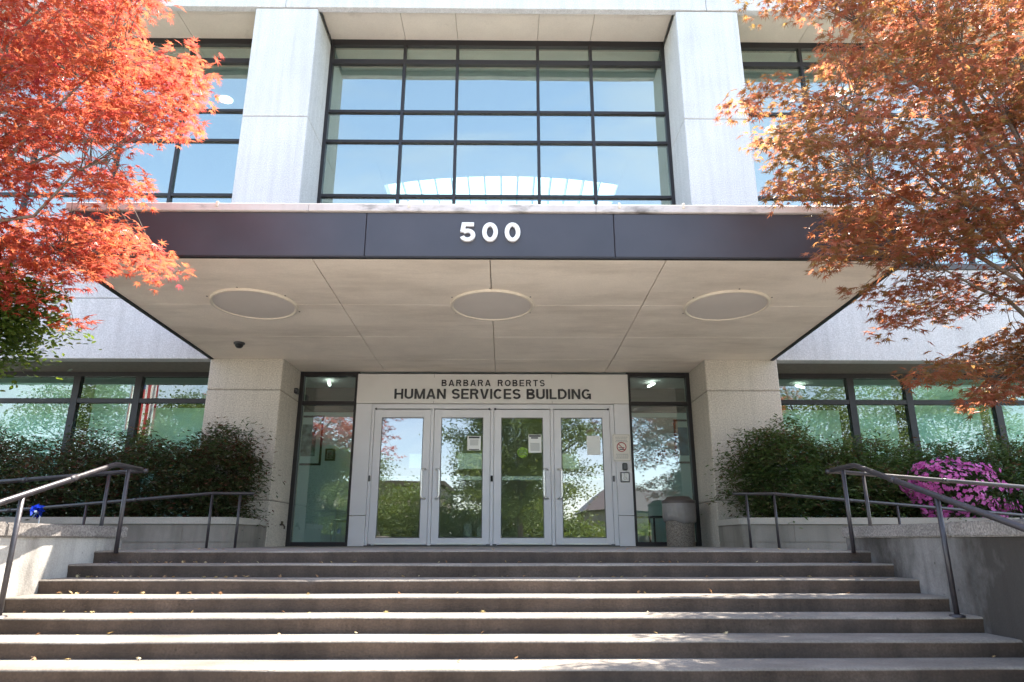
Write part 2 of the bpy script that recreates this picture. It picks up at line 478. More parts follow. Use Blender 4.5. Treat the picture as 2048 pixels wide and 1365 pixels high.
# --- writing, letter by letter: plain bold grotesque capitals built from strokes (cap height 1)
def arc_(cx_, cy_, rx, ry, a0, a1, n=14):
    return [(cx_ + rx * math.cos(R(a0 + (a1 - a0) * i / n)), cy_ + ry * math.sin(R(a0 + (a1 - a0) * i / n))) for i in range(n + 1)]
def rect_(x0, x1, z0, z1): return ('poly', [(x0, z0), (x1, z0), (x1, z1), (x0, z1)])
def letter_strokes(ch, w):
    h = w / 2
    e = w * 1.08
    if ch == 'H': return 0.72, [rect_(0, w, 0, 1), rect_(0.72 - w, 0.72, 0, 1), rect_(w * 0.5, 0.72 - w * 0.5, 0.5 - h, 0.5 + h)]
    if ch == 'U': return 0.70, [('line', [(h, 1)] + arc_(0.35, 0.33, 0.35 - h, 0.33 - h, 180, 360) + [(0.70 - h, 1)])]
    if ch == 'M': return 0.86, [rect_(0, w, 0, 1), rect_(0.86 - w, 0.86, 0, 1), ('poly', [(0.335, 0), (0.525, 0), (0.80, 1), (0.66, 1), (0.43, 0.22), (0.20, 1), (0.06, 1)])]
    if ch == 'A': return 0.76, [('poly', [(0, 0), (e, 0), (0.38, 0.79), (0.76 - e, 0), (0.76, 0), (0.38 + w * 0.6, 1), (0.38 - w * 0.6, 1)]), rect_(0.19, 0.57, 0.20, 0.20 + w * 0.9)]
    if ch == 'N': return 0.72, [rect_(0, w, 0, 1), rect_(0.72 - w, 0.72, 0, 1), ('poly', [(0.02, 1), (w * 1.12, 1), (0.70, 0), (0.72 - w * 1.12, 0)])]
    if ch == 'S': return 0.66, [('line', arc_(0.33, (1.5 - h) / 2, 0.33 - h, (0.5 - h) / 2, 18, 270) + arc_(0.33, (0.5 + h) / 2, 0.33 - h, (0.5 - h) / 2, 90, -162)[1:])]
    if ch == 'E': return 0.62, [rect_(0, w, 0, 1), rect_(w * 0.5, 0.62, 0, w * 0.95), rect_(w * 0.5, 0.57, 0.5 - h * 0.95, 0.5 + h * 0.95), rect_(w * 0.5, 0.62, 1 - w * 0.95, 1)]
    if ch == 'R': return 0.70, [rect_(0, w, 0, 1), ('line', [(h, 1 - h), (0.40, 1 - h)] + arc_(0.40, 0.72, 0.27 - h, 0.28 - h, 90, -90) + [(h, 0.44 + h)]), ('poly', [(0.34, 0.50), (0.52, 0.50), (0.70, 0), (0.50, 0)])]
    if ch == 'V': return 0.72, [('poly', [(0, 1), (0.36 - w * 0.6, 0), (0.36 + w * 0.6, 0), (0.72, 1), (0.72 - e, 1), (0.36, 0.21), (e, 1)])]
    if ch == 'I': return w, [rect_(0, w, 0, 1)]
    if ch == 'C': return 0.72, [('line', arc_(0.37, 0.5, 0.37 - h, 0.5 - h, 42, 318, 22))]
    if ch == 'G': return 0.76, [('line', arc_(0.38, 0.5, 0.38 - h, 0.5 - h, 42, 335, 22)), rect_(0.42, 0.76, 0.40, 0.40 + w * 0.85), rect_(0.76 - w * 0.85, 0.76, 0, 0.42)]
    if ch == 'B': return 0.68, [rect_(0, w, 0, 1), ('line', [(h, 1 - h), (0.40, 1 - h)] + arc_(0.40, 0.745, 0.24 - h, 0.255 - h, 90, -90) + [(h, 0.49 + h)]),
                                ('line', [(h, 0.56 - h), (0.40, 0.56 - h)] + arc_(0.40, 0.28, 0.28 - h, 0.28 - h, 90, -90) + [(h, h)])]
    if ch == 'L': return 0.58, [rect_(0, w, 0, 1), rect_(w * 0.5, 0.58, 0, w * 0.95)]
    if ch == 'D': return 0.72, [rect_(0, w, 0, 1), ('line', [(h, 1 - h), (0.32, 1 - h)] + arc_(0.32, 0.5, 0.40 - h, 0.5 - h, 90, -90, 18) + [(h, h)])]
    if ch == 'O': return 0.78, [('line', arc_(0.39, 0.5, 0.39 - h, 0.5 - h, 0, 360, 30))]
    if ch == 'T': return 0.64, [rect_(0.32 - h, 0.32 + h, 0, 1), rect_(0, 0.64, 1 - w * 0.95, 1)]
    if ch == '0': return 0.66, [('line', arc_(0.33, 0.5, 0.33 - h, 0.5 - h, 0, 360, 30))]
    if ch == '5': return 0.66, [('line', [(0.60, 1 - h), (0.17, 1 - h), (0.115, 0.50)]), ('line', arc_(0.33, 0.33, 0.33 - h, 0.33 - h, 140, -160, 20))]
    return 0.5, []
def glyph_mesh(ch, s, w, depth, mat, name, wide):
    W, st = letter_strokes(ch, w)
    V, F = [], []
    for k, (kind, pts) in enumerate(st):
        y0 = -depth - 0.0004 * k
        if kind == 'poly':
            n = len(pts)
            o = len(V)
            V += [(x * s * wide, y0, z * s) for x, z in pts] + [(x * s * wide, 0, z * s) for x, z in pts]
            F.append(tuple(o + i for i in range(n)))
            F += [(o + i, o + n + i, o + n + (i + 1) % n, o + (i + 1) % n) for i in range(n)]
        else:
            p = [Vector((x, z)) for x, z in pts]
            n = len(p)
            closed = (p[0] - p[-1]).length < 1e-6
            o = len(V)
            for i in range(n):
                a_ = p[i - 1] if i else (p[-2] if closed else p[0] * 2 - p[1])
                c_ = p[i + 1] if i < n - 1 else (p[1] if closed else p[-1] * 2 - p[-2])
                d1, d2 = (p[i] - a_).normalized(), (c_ - p[i]).normalized()
                t_ = (d1 + d2).normalized()
                q = Vector((-t_.y, t_.x)) * (w / 2) / max(0.5, t_.dot(d1))
                for e_ in (p[i] + q, p[i] - q):
                    V += [(e_.x * s * wide, y0, e_.y * s), (e_.x * s * wide, 0, e_.y * s)]
            for i in range(n - 1):
                b0 = o + i * 4
                F += [(b0, b0 + 4, b0 + 6, b0 + 2), (b0, b0 + 1, b0 + 5, b0 + 4), (b0 + 2, b0 + 6, b0 + 7, b0 + 3)]
            if not closed:
                F += [(o, o + 2, o + 3, o + 1), (o + (n - 1) * 4, o + (n - 1) * 4 + 1, o + (n - 1) * 4 + 3, o + (n - 1) * 4 + 2)]
    me = bpy.data.meshes.new(name)
    me.from_pydata(V, [], F)
    me.materials.append(M[mat])
    me.update()
    return W * s * wide, me
def write_line(text, x0, x1, z0, z1, y, depth, mat, parent, name='letter', w=0.17, wide=1.0, wordgap=0.35):
    s = z1 - z0
    G = {ch: glyph_mesh(ch, s, w, depth, mat, name, wide) for ch in set(text) if ch != ' '}
    ws = [wordgap * s if ch == ' ' else G[ch][0] for ch in text]
    gap = ((x1 - x0) - sum(ws)) / (len(text) - 1)
    x = x0
    for ch, wd in zip(text, ws):
        if ch != ' ':
            o = bpy.data.objects.new(name, G[ch][1])
            C.objects.link(o)
            o.parent = parent
            o.location = Vector((x, y, z0)) - Vector(parent.location)
        x += wd + gap

# --- leaves as one big mesh with a tint value for each leaf
def leaves_mesh(name, shape_v, shape_f, pos, rot, size, tint, mat):
    """pos (n,3), rot (n,3,3), size (n,), tint (n,)"""
    sv = np.asarray(shape_v, float)
    nv = len(sv)
    n = len(pos)
    V = np.einsum('nij,vj->nvi', rot, sv) * size[:, None, None] + pos[:, None, :]
    V = V.reshape(-1, 3)
    ln = [len(f) for f in shape_f]
    flat = np.array([i for f in shape_f for i in f])
    idx = (flat[None, :] + (np.arange(n) * nv)[:, None]).ravel()
    tot = np.tile(np.array(ln), n)
    start = np.concatenate(([0], np.cumsum(tot)[:-1]))
    me = bpy.data.meshes.new(name)
    me.vertices.add(len(V))
    me.vertices.foreach_set('co', V.ravel())
    me.loops.add(len(idx))
    me.loops.foreach_set('vertex_index', idx.astype(np.int32))
    me.polygons.add(len(tot))
    me.polygons.foreach_set('loop_start', start.astype(np.int32))
    me.polygons.foreach_set('loop_total', tot.astype(np.int32))
    me.update(calc_edges=True)
    a = me.attributes.new('tint', 'FLOAT', 'POINT')
    a.data.foreach_set('value', np.repeat(tint, nv).astype(np.float32))
    me.materials.append(M[mat])
    return me

def rots(rng, n, flat=0.6, droop=None):
    """random leaf frames: normals near the vertical (flat small) with any heading"""
    nrm = np.stack([rng.normal(0, flat, n), rng.normal(0, flat, n), np.ones(n)], 1)
    nrm /= np.linalg.norm(nrm, axis=1)[:, None]
    a = rng.uniform(0, 2 * math.pi, n)
    h = np.stack([np.cos(a), np.sin(a), np.zeros(n)], 1)
    x = h - nrm * (h * nrm).sum(1)[:, None]
    x /= np.linalg.norm(x, axis=1)[:, None]
    y = np.cross(nrm, x)
    return np.stack([x, y, nrm], 2)

def maple_shape():
    tips = [(0, 1.0), (38, 0.93), (-38, 0.93), (78, 0.72), (-78, 0.72), (122, 0.42), (-122, 0.42)]
    val = [(19, 0.25), (-19, 0.25), (58, 0.23), (-58, 0.23), (100, 0.17), (-100, 0.17), (180, 0.07)]
    pts = sorted([(a % 360, r) for a, r in tips + val])
    V = [(0, 0, 0.0)]
    for a, r in pts:
        V.append((r * math.cos(R(a)), r * math.sin(R(a)), -0.28 * r * r + (0.04 if r < 0.4 else 0)))
    n = len(pts)
    return V, [(0, 1 + i, 1 + (i + 1) % n) for i in range(n)]
MAPLE = maple_shape()
LANCE = ([(0, 0, 0), (0.45, 0.17, 0.04), (1, 0, -0.12), (0.45, -0.17, 0.04)], [(0, 2, 1), (0, 3, 2)])
OVAL = ([(0, 0, 0), (0.3, 0.24, 0.03), (0.7, 0.22, 0.0), (1, 0, -0.08), (0.7, -0.22, 0.0), (0.3, -0.24, 0.03)], [(0, 3, 2, 1), (0, 5, 4, 3)])

# ================================================================ THE SETTING
ZG = -1.235
def sheet(name, x0, x1, y0, y1, z, mat, parent=None):
    return mesh_obj(name, [(x0, y0, z), (x1, y0, z), (x1, y1, z), (x0, y1, z)], [(0, 1, 2, 3)], mat, parent)
tag(sheet('ground', -400, 400, -400, 400, ZG - 0.02, 'lawn'), kind='structure')
tag(sheet('plaza_pavement', -40, 40, -18.9, 6.0, ZG, 'ground'), kind='structure')
tag(sheet('road', -400, 400, -27, -19, ZG - 0.012, plain('asphalt', (0.05, 0.05, 0.052), 0.9, noise=0.2, nscale=8)), kind='structure')

# --- stairs: thirteen worn concrete steps
S0, T, RI = 5.8088, 0.3141, 0.095
XL, XR = -3.33, 3.0046
stairs = bpy.data.objects.new('stairs', None)
C.objects.link(stairs)
stairs.location = (0, 1.7, ZG)
tag(stairs, 'wide worn concrete steps rising to the entrance landing', kind='structure')
rs = random.Random(3)
def step_mesh(k):
    y0 = S0 - k * T
    zt = -k * RI
    back = y0 + (T + 0.03 if k > 0 else 0.42)
    prof = [(0.010, -RI - 0.03), (0.008, -RI * 0.5), (0.003, -0.022), (0.0, -0.012), (0.004, -0.004), (0.013, 0.0), (0.06, 0.0008), (back - y0, 0.0)]
    n = 150
    V, F = [], []
    ph = [rs.uniform(0, 6.28) for _ in range(6)]
    for i in range(n + 1):
        x = XL - 0.015 + (XR - XL + 0.03) * i / n
        wv = 0.0022 * math.sin(x * 1.1 + ph[0]) + 0.0016 * math.sin(x * 2.7 + ph[1]) + 0.0010 * math.sin(x * 6.1 + ph[2])
        chip = rs.uniform(-0.0016, 0.0016) - (rs.uniform(0.004, 0.012) if rs.random() < 0.035 else 0)
        for j, (dy, dz) in enumerate(prof):
            w = 1.0 if 1 < j < 6 else 0.3
            V.append((x, y0 + dy - wv * 0.6 * w - (chip if j in (3, 4) else 0), zt + dz + wv * w * 0.9 + (chip * 0.6 if j in (4, 5) else 0)))
    m = len(prof)
    for i in range(n):
        for j in range(m - 1):
            a = i * m + j
            F.append((a, a + m, a + m + 1, a + 1))
    return V, F
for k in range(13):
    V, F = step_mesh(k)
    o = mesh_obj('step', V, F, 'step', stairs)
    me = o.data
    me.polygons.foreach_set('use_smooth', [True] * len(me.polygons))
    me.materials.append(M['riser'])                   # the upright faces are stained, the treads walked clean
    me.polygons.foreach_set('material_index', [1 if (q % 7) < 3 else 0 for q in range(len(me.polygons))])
landing = box('landing', -3.36, 3.05, S0 + 0.40, 11.02, -0.3, -0.0022, 'landing', None, 0.0)
tag(landing, kind='structure')

# --- ramps left and right of the landing, falling outwards
for sx, nm in ((-1, 'ramp'), (1, 'ramp')):
    xa = -3.352 if sx < 0 else 3.042
    xb = xa + sx * 8.5
    za, zb = -0.004, -0.004 - 8.5 / 12
    V = [(xa, 6.22, za), (xb, 6.22, zb), (xb, 8.9, zb), (xa, 8.9, za)]
    V += [(x, y, -1.3) for x, y, z in V]
    F = [(0, 1, 2, 3), (0, 4, 5, 1), (1, 5, 6, 2), (2, 6, 7, 3), (3, 7, 4, 0)]
    tag(mesh_obj(nm, V, F, 'landing'), kind='structure')

# --- soil beds for the trees
for sx in (-1, 1):
    xa = -3.5 if sx < 0 else 3.2
    xb = xa + sx * 6.0
    bm = bmesh.new()
    bmesh.ops.create_grid(bm, x_segments=30, y_segments=20, size=0.5)
    r2 = random.Random(8 + sx)
    for v in bm.verts:
        v.co = Vector(((xa + xb) / 2 + v.co.x * abs(xb - xa), 4.05 + v.co.y * 4.1, 0.105 + r2.uniform(-0.02, 0.03)))
    tag(bm_obj('planting_bed', bm, 'soil', None, True), kind='structure')

# ================================================================ CHEEK WALLS
def cheek(sx, label):
    xi = XL if sx < 0 else XR
    xo = xi + sx * 0.26
    t = thing('retaining_wall', label, 'wall', ((xi + xo) / 2, 4.0, ZG))
    a, b_ = min(xi, xo), max(xi, xo)
    # stem subdivided and slightly uneven
    bm = bmesh.new()
    add_box(bm, a, b_, 1.55, 6.20, ZG - 0.02, 0.100, 0.0)
    bmesh.ops.subdivide_edges(bm, edges=[e for e in bm.edges], cuts=12, use_grid_fill=True)
    rr = random.Random(4 + sx)
    for v in bm.verts:
        if v.co.z < 0.09:
            v.co.x += rr.uniform(-0.0015, 0.0015)
    bm_obj('stem', bm, 'cheek' if sx < 0 else 'cheek_moss', t)
    # short return along the ramp
    c0, c1 = (a - 6.0, a + 0.004) if sx < 0 else (b_ - 0.004, b_ + 6.0)
    box('return_wall', c0, c1, 5.98, 6.196, ZG - 0.02, 0.099, 'cheek', t, 0.004)
    # cap stones, butted
    cuts = [1.53, 3.05, 4.72, 6.235]
    for i in range(3):
        g = 0.004
        bm = bmesh.new()
        add_box(bm, a - 0.025 + (0.002 * i), b_ + 0.025, cuts[i] + g, cuts[i + 1] - g, 0.1015, 0.196 + 0.003 * (2 - i), 0.010, 2)
        bm_obj('cap_stone', bm, 'cap', t)
    q = [c0, (c0 + c1) / 2, c1]
    for i in range(2):
        e0, e1 = q[i] + 0.004, q[i + 1] - (0.034 if (sx < 0 and i == 1) else 0.004)
        if sx > 0 and i == 0: e0 += 0.034
        box('cap_stone', e0, e1, 5.955, 6.225, 0.1018, 0.196, 'cap', t, 0.010, 2)
    return t
cheek(-1, 'left concrete stair wall with rough sunlit cap')
cheek(1, 'right concrete stair wall with dark moss stains below its cap')

# ================================================================ PLANTERS
def planter(sx, label, yf):
    xi = -3.36 if sx < 0 else 3.04
    t = thing('planter', label, 'planter', (xi + sx * 3.4, yf + 1, 0))
    rad = 0.16
    def L_outline(off, far=7.4):
        """front wall and side return with a rounded corner, offset outwards; returns outer points from the far end to the column"""
        pts = [(xi + sx * far, yf - off)]
        cx, cy = xi + sx * rad, yf + rad
        for i in range(9):
            a = math.pi / 2 * i / 8
            pts.append((cx - sx * math.sin(a) * (rad + off), cy - math.cos(a) * (rad + off)))
        pts.append((xi - sx * off, 9.992))
        return pts
    def band(name, off, inner, z0, z1, mat, parent):
        o = L_outline(off)
        i_ = L_outline(-inner)
        n = len(o)
        V = [(x, y, z0) for x, y in o] + [(x, y, z0) for x, y in i_] + [(x, y, z1) for x, y in o] + [(x, y, z1) for x, y in i_]
        F = []
        for k in range(n - 1):
            F += [(k, k + 1, 2 * n + k + 1, 2 * n + k), (n + k, 3 * n + k, 3 * n + k + 1, n + k + 1),
                  (2 * n + k, 2 * n + k + 1, 3 * n + k + 1, 3 * n + k), (k, n + k, n + k + 1, k + 1)]
        F += [(0, 2 * n, 3 * n, n), (n - 1, 2 * n - 1, 4 * n - 1, 3 * n - 1)]
        bm = bmesh.new()
        vv = [bm.verts.new(v) for v in V]
        for f in F: bm.faces.new([vv[q] for q in f])
        return bm_obj(name, bm, mat, parent)
    band('base_course', -0.004, 0.15, -0.6, 0.0605, 'planter', t)
    band('joint', -0.016, 0.14, 0.0605, 0.0665, 'joint', t)
    w = band('wall', 0.0, 0.15, 0.0665, 0.275, 'planter', t)
    band('joint', -0.012, 0.14, 0.275, 0.281, 'joint', t)
    band('cap', 0.022, 0.17, 0.281, 0.362, 'planter_cap', t)
    # upright panel joints as proud-shadow strips sunk in the face
    for xx in (0.63, 2.15, 3.65, 5.15, 6.65):
        box('panel_joint', xi + sx * xx - 0.005, xi + sx * xx + 0.005, yf - 0.0022, yf + 0.02, 0.068, 0.274, 'joint', w, 0.0)
    # earth inside
    e = [xi + sx * 0.12, xi + sx * 7.4]
    sheet('earth', min(e), max(e), yf + 0.12, 10.85, 0.30, 'soil', t)
    return t
planter(-1, 'shaded concrete planter left of the doors, under the dark reddish hedge', 8.77)
planter(1, 'concrete planter right of the doors, under the green hedge and pink azalea', 8.90)

# ================================================================ THE BUILDING
YC, YD, YF, YW = 10.0, 10.92, 6.3356, 10.988
ZS, ZSF, ZSD = 2.7254, 2.8179, 2.745
CL0, CL1, CR0, CR1 = -4.4595, -3.3575, 3.0402, 4.1454
BAY = 7.525
B = thing('office_building', 'white concrete office building with dark framed windows and entrance canopy', 'building', (0, 14, 0))

# --- columns, each a core with separate cast panels
JZ = [0.0, 0.637, 2.248, ZS + 0.3, 4.9, 6.9744, 9.2]
def column(x0, x1):
    core = box('column', x0 + 0.012, x1 - 0.012, YC + 0.012, YW + 0.3, -0.3, 9.26, 'joint', B, 0.0)
    for i in range(len(JZ) - 1):
        z0 = JZ[i] + (0.005 if i else -0.3)
        z1 = JZ[i + 1] - 0.005
        bm = bmesh.new()
        add_box(bm, x0, x1, YC, YW + 0.28, z0, z1, 0.012, 1)
        bm_obj('column_panel', bm, 'col_conc' if i < 3 else 'white_conc', core)
for dx in (0, -BAY):
    column(CL0 + dx, CL1 + dx)
for dx in (0, BAY):
    column(CR0 + dx, CR1 + dx)

# --- spandrel band between the storeys, cast panels either side of the columns
def band_panels(x0, x1, vj):
    w = box('spandrel', x0, x1, YC + 0.03, YD - 0.05, ZS + 0.004, 4.20, 'joint', B, 0.0)
    xs = [x0] + [v for v in vj if x0 < v < x1] + [x1]
    box('spandrel_panel', x0 + 0.004, x1 - 0.004, YC + 0.004, YC + 0.2, ZS, 3.690, 'white_conc', w, 0.006)
    for i in range(len(xs) - 1):
        box('spandrel_panel', xs[i] + 0.004, xs[i + 1] - 0.004, YC + 0.004, YC + 0.2, 3.699, 4.221, 'white_conc', w, 0.006)
    box('coping', x0, x1, YC - 0.02, YD - 0.03, 4.2225, 4.325, 'coping', B, 0.006)
    # lower soffit under the band: panels with open joints
    ys = [x0] + [v for v in ((-6.9, -5.885, -8.2) if x0 < 0 else (5.555, 6.62, 8.1)) if x0 < v < x1] + [x1]
    ys.sort()
    for i in range(len(ys) - 1):
        box('soffit_panel', ys[i] + 0.004, ys[i + 1] - 0.004, YC + 0.21, YD - 0.055, ZS + 0.012, ZS + 0.06, 'soffit', w, 0.002)
band_panels(CL0 - BAY + 1.102, CL0 - 0.002, (-7.9,))
band_panels(CR1 + 0.002, CR1 + BAY - 1.1, (7.362,))
box('spandrel', CL1 + 0.002, CR0 - 0.002, YC + 0.03, YC + 0.24, ZS + 0.33, 4.221, 'white_conc', B, 0.006)
box('coping', CL1 + 0.002, CR0 - 0.002, YC - 0.02, YD - 0.03, 4.2225, 4.325, 'coping', B, 0.006)

# --- top fascia and upper soffit
xs = [CL0 - BAY - 3, -3.934 - BAY, -3.934, 3.591, 3.591 + BAY, CR1 + BAY + 3]
for i in range(5):
    box('roof_fascia', xs[i] + 0.004, xs[i + 1] - 0.004, YC - 0.02, 10.113, 9.2094, 11.0, 'white_conc', B, 0.008)
box('roof_slab', xs[0], xs[-1], 10.12, 16.0, 10.0, 10.6, 'white_conc', B, 0.0)
def upper_soffit(x0, x1, js):
    q = [x0] + [j for j in js if x0 < j < x1] + [x1]
    for i in range(len(q) - 1):
        box('upper_soffit_panel', q[i] + 0.004, q[i + 1] - 0.004, 10.114, YW + 0.12, 9.325, 9.40, 'soffit2', B, 0.002)
UM = [-1.9331, -0.9277, 0.6044, 1.6193]
ULM = [-8.55, -7.055, -5.99]
URM = [5.66, 6.68, 8.20]
upper_soffit(CL1, CR0, UM)
upper_soffit(CL0 - BAY + 1.1, CL0, ULM)
upper_soffit(CR1, CR1 + BAY - 1.1, URM)

# --- windows: frame part with mullions, transoms and one pane per opening
def window(name, x0, x1, z0, z1, y, mull, trans, gmat, mw=0.055, tw=0.05, fw=0.06, dep=0.13, head=None, thick=None, shade=None):
    """y is the outside face of the frame"""
    head = head or fw
    bm = bmesh.new()
    add_box(bm, x0, x0 + fw, y, y + dep, z0, z1, 0.003)
    add_box(bm, x1 - fw, x1, y, y + dep, z0, z1, 0.003)
    add_box(bm, x0 + fw, x1 - fw, y + 0.001, y + dep, z1 - head, z1, 0.003)
    add_box(bm, x0 + fw, x1 - fw, y + 0.001, y + dep, z0, z0 + fw, 0.003)
    w = bm_obj(name, bm, 'frame', B)
    xs_ = [x0 + fw] + [c for m in sorted(mull) for c in (m - mw / 2, m + mw / 2)] + [x1 - fw]
    tt = [(t, (thick or {}).get(i, tw)) for i, t in enumerate(trans)]
    tt.sort()
    zs_ = [z0 + fw] + [c for t, q in tt for c in (t - q / 2, t + q / 2)] + [z1 - head]
    for m in mull:
        box('mullion', m - mw / 2, m + mw / 2, y + 0.002, y + dep - 0.002, z0 + fw, z1 - head, 'frame', w, 0.003)
    for i in range(0, len(xs_), 2):
        for j in range(1, len(zs_) - 1, 2):
            box('transom', xs_[i], xs_[i + 1], y + 0.006, y + dep - 0.006, zs_[j], zs_[j + 1], 'frame', w, 0.003)
        for j in range(0, len(zs_), 2):
            box('pane', xs_[i] - 0.008, xs_[i + 1] + 0.008, y + 0.050, y + 0.062, zs_[j] - 0.008, zs_[j + 1] + 0.008, gmat, w, 0.0)
    return w
TR = [8.835, 7.7397, 7.1065, 5.9966, 5.0]
TH = {0: 0.10}
window('upper_window', CL1, CR0, 4.33, 9.33, YW - 0.06, UM, TR, 'glass_up', 0.055, 0.055, 0.065, 0.14, 0.13, TH)
window('upper_window', CL0 - BAY + 1.102, CL0, 4.33, 9.33, YW - 0.06, ULM, TR, 'glass_up', 0.055, 0.055, 0.065, 0.14, 0.13, TH)
window('upper_window', CR1, CR1 + BAY - 1.102, 4.33, 9.33, YW - 0.06, URM, TR, 'glass_up', 0.055, 0.055, 0.065, 0.14, 0.13, TH)
window('lower_window', CL0 - BAY + 1.102, CL0, 0.30, ZS + 0.005, YD - 0.05, [-8.6, -6.97, -5.972], [2.255], 'glass_low', 0.112, 0.075, 0.07, 0.12, 0.075)
window('lower_window', CR1, CR1 + BAY - 1.102, 0.30, ZS + 0.005, YD - 0.05, [5.68, 6.625, 8.06], [2.255], 'glass_low', 0.112, 0.075, 0.07, 0.12, 0.075)
P0, P1 = -2.4071, 2.0126
window('sidelight_window', CL1 + 0.002, P0 + 0.02, 0.0, ZSD, YD - 0.03, [], [2.228], 'glass_side', 0.05, 0.06, 0.062, 0.11, 0.07)
window('sidelight_window', P1 - 0.02, CR0 - 0.002, 0.0, ZSD, YD - 0.03, [], [2.228], 'glass_side', 0.05, 0.06, 0.062, 0.11, 0.07)

# --- entrance portal and doors
YP = YD - 0.055
portal = box('portal_sign_panel', P0, P1, YP, YD + 0.10, 2.215, 2.705, 'alu_sign', B, 0.004)
for (a, b_) in ((P0, -2.150), (1.764, P1)):
    box('portal_panel', a + 0.002, b_ - 0.002, YP + 0.003, YD + 0.09, 0.0, 0.450, 'alu', portal, 0.003)
    box('portal_panel', a + 0.002, b_ - 0.002, YP + 0.003, YD + 0.09, 0.458, 2.209, 'alu', portal, 0.003)
for x in (-1.16, 0.765):
    box('panel_seam', x - 0.003, x + 0.003, YP - 0.0025, YP + 0.01, 2.645, 2.703, 'joint', portal, 0.0)
    box('panel_seam', x - 0.003, x + 0.003, YP - 0.0025, YP + 0.01, 2.217, 2.255, 'joint', portal, 0.0)
DX0, DW, DP = -2.102, 0.905, 0.9625
YDD = YD - 0.02
bm = bmesh.new()
add_box(bm, -2.149, DX0 - 0.004, YDD - 0.012, YDD + 0.09, 0.0, 2.206, 0.003)
add_box(bm, DX0 + 3 * DP + DW + 0.004, 1.763, YDD - 0.012, YDD + 0.09, 0.0, 2.206, 0.003)
add_box(bm, DX0 - 0.003, DX0 + 3 * DP + DW + 0.003, YDD - 0.010, YDD + 0.09, 2.134, 2.207, 0.003)
for k in range(3):
    add_box(bm, DX0 + k * DP + DW + 0.004, DX0 + (k + 1) * DP - 0.004, YDD - 0.012, YDD + 0.09, 0.0, 2.133, 0.003)
bm_obj('door_frame', bm, 'alu', B)
for k in range(4):
    x0 = DX0 + k * DP
    x1 = x0 + DW
    g0, g1 = x0 + 0.116, x1 - 0.116
    bm = bmesh.new()
    add_box(bm, x0, g0, YDD, YDD + 0.045, 0.022, 2.122, 0.003)
    add_box(bm, g1, x1, YDD, YDD + 0.045, 0.022, 2.122, 0.003)
    add_box(bm, g0, g1, YDD + 0.001, YDD + 0.044, 1.992, 2.121, 0.003)
    add_box(bm, g0, g1, YDD + 0.001, YDD + 0.044, 0.023, 0.120, 0.003)
    d = bm_obj('door', bm, 'alu', B)
    box('pane', g0 - 0.006, g1 + 0.006, YDD + 0.018, YDD + 0.026, 0.114, 1.998, 'glass_door', d, 0.0)
    bm = bmesh.new()
    add_box(bm, g0, g0 + 0.010, YDD + 0.004, YDD + 0.017, 0.121, 1.991, 0.0)
    add_box(bm, g1 - 0.010, g1, YDD + 0.004, YDD + 0.017, 0.121, 1.991, 0.0)
    add_box(bm, g0 + 0.010, g1 - 0.010, YDD + 0.004, YDD + 0.017, 1.981, 1.991, 0.0)
    add_box(bm, g0 + 0.010, g1 - 0.010, YDD + 0.004, YDD + 0.017, 0.121, 0.131, 0.0)
    bm_obj('glazing_gasket', bm, 'pivot', d)
    box('push_bar', g0 - 0.02, g1 + 0.02, YDD + 0.032, YDD + 0.062, 1.000, 1.062, 'white', d, 0.004)
    box('kick_plate', g0 - 0.02, g1 + 0.02, YDD - 0.006, YDD, 0.024, 0.040, 'steel', d, 0.001)
    # pull handle on the meeting side
    side = 1 if k % 2 == 0 else -1
    hx = (x1 - 0.055) if side > 0 else (x0 + 0.055)
    ox = hx - side * 0.055
    rr = 0.0165
    pts = [(hx, YDD, 1.165), (hx - side * 0.01, YDD - 0.045, 1.165), (hx - side * 0.035, YDD - 0.068, 1.163), (ox, YDD - 0.072, 1.148), (ox, YDD - 0.072, 1.12),
           (ox, YDD - 0.072, 0.76), (ox, YDD - 0.072, 0.732), (hx - side * 0.035, YDD - 0.068, 0.717), (hx - side * 0.01, YDD - 0.045, 0.715), (hx, YDD, 0.715)]
    tube('handle', pts, rr, 'steel', d, 10)
    for hz in (1.02,):
        xh = x0 - 0.028 if side > 0 else x1 + 0.028
        box('pivot_hinge', xh - 0.017, xh + 0.017, YDD - 0.03, YDD - 0.011, hz - 0.045, hz + 0.045, 'pivot', d, 0.004)
    # head gap rod with its end pivots
    tube('head_gap', [(x0 + 0.02, YDD - 0.0135, 2.128), (x1 - 0.02, YDD - 0.0135, 2.128)], 0.004, 'pivot', d, 6)
    xe = x0 + 0.02 if side > 0 else x1 - 0.02
    tube('pivot_cap', [(xe, YDD - 0.03, 2.128), (xe, YDD - 0.008, 2.128)], 0.017, 'pivot', d, 12)
    box('bottom_pivot', xe - 0.03, xe + 0.03, YDD - 0.02, YDD - 0.0005, 0.0, 0.030, 'pivot', d, 0.003)
box('threshold', -2.149, 1.763, YDD - 0.07, YDD + 0.1, -0.002, 0.012, 'pivot', B, 0.002)

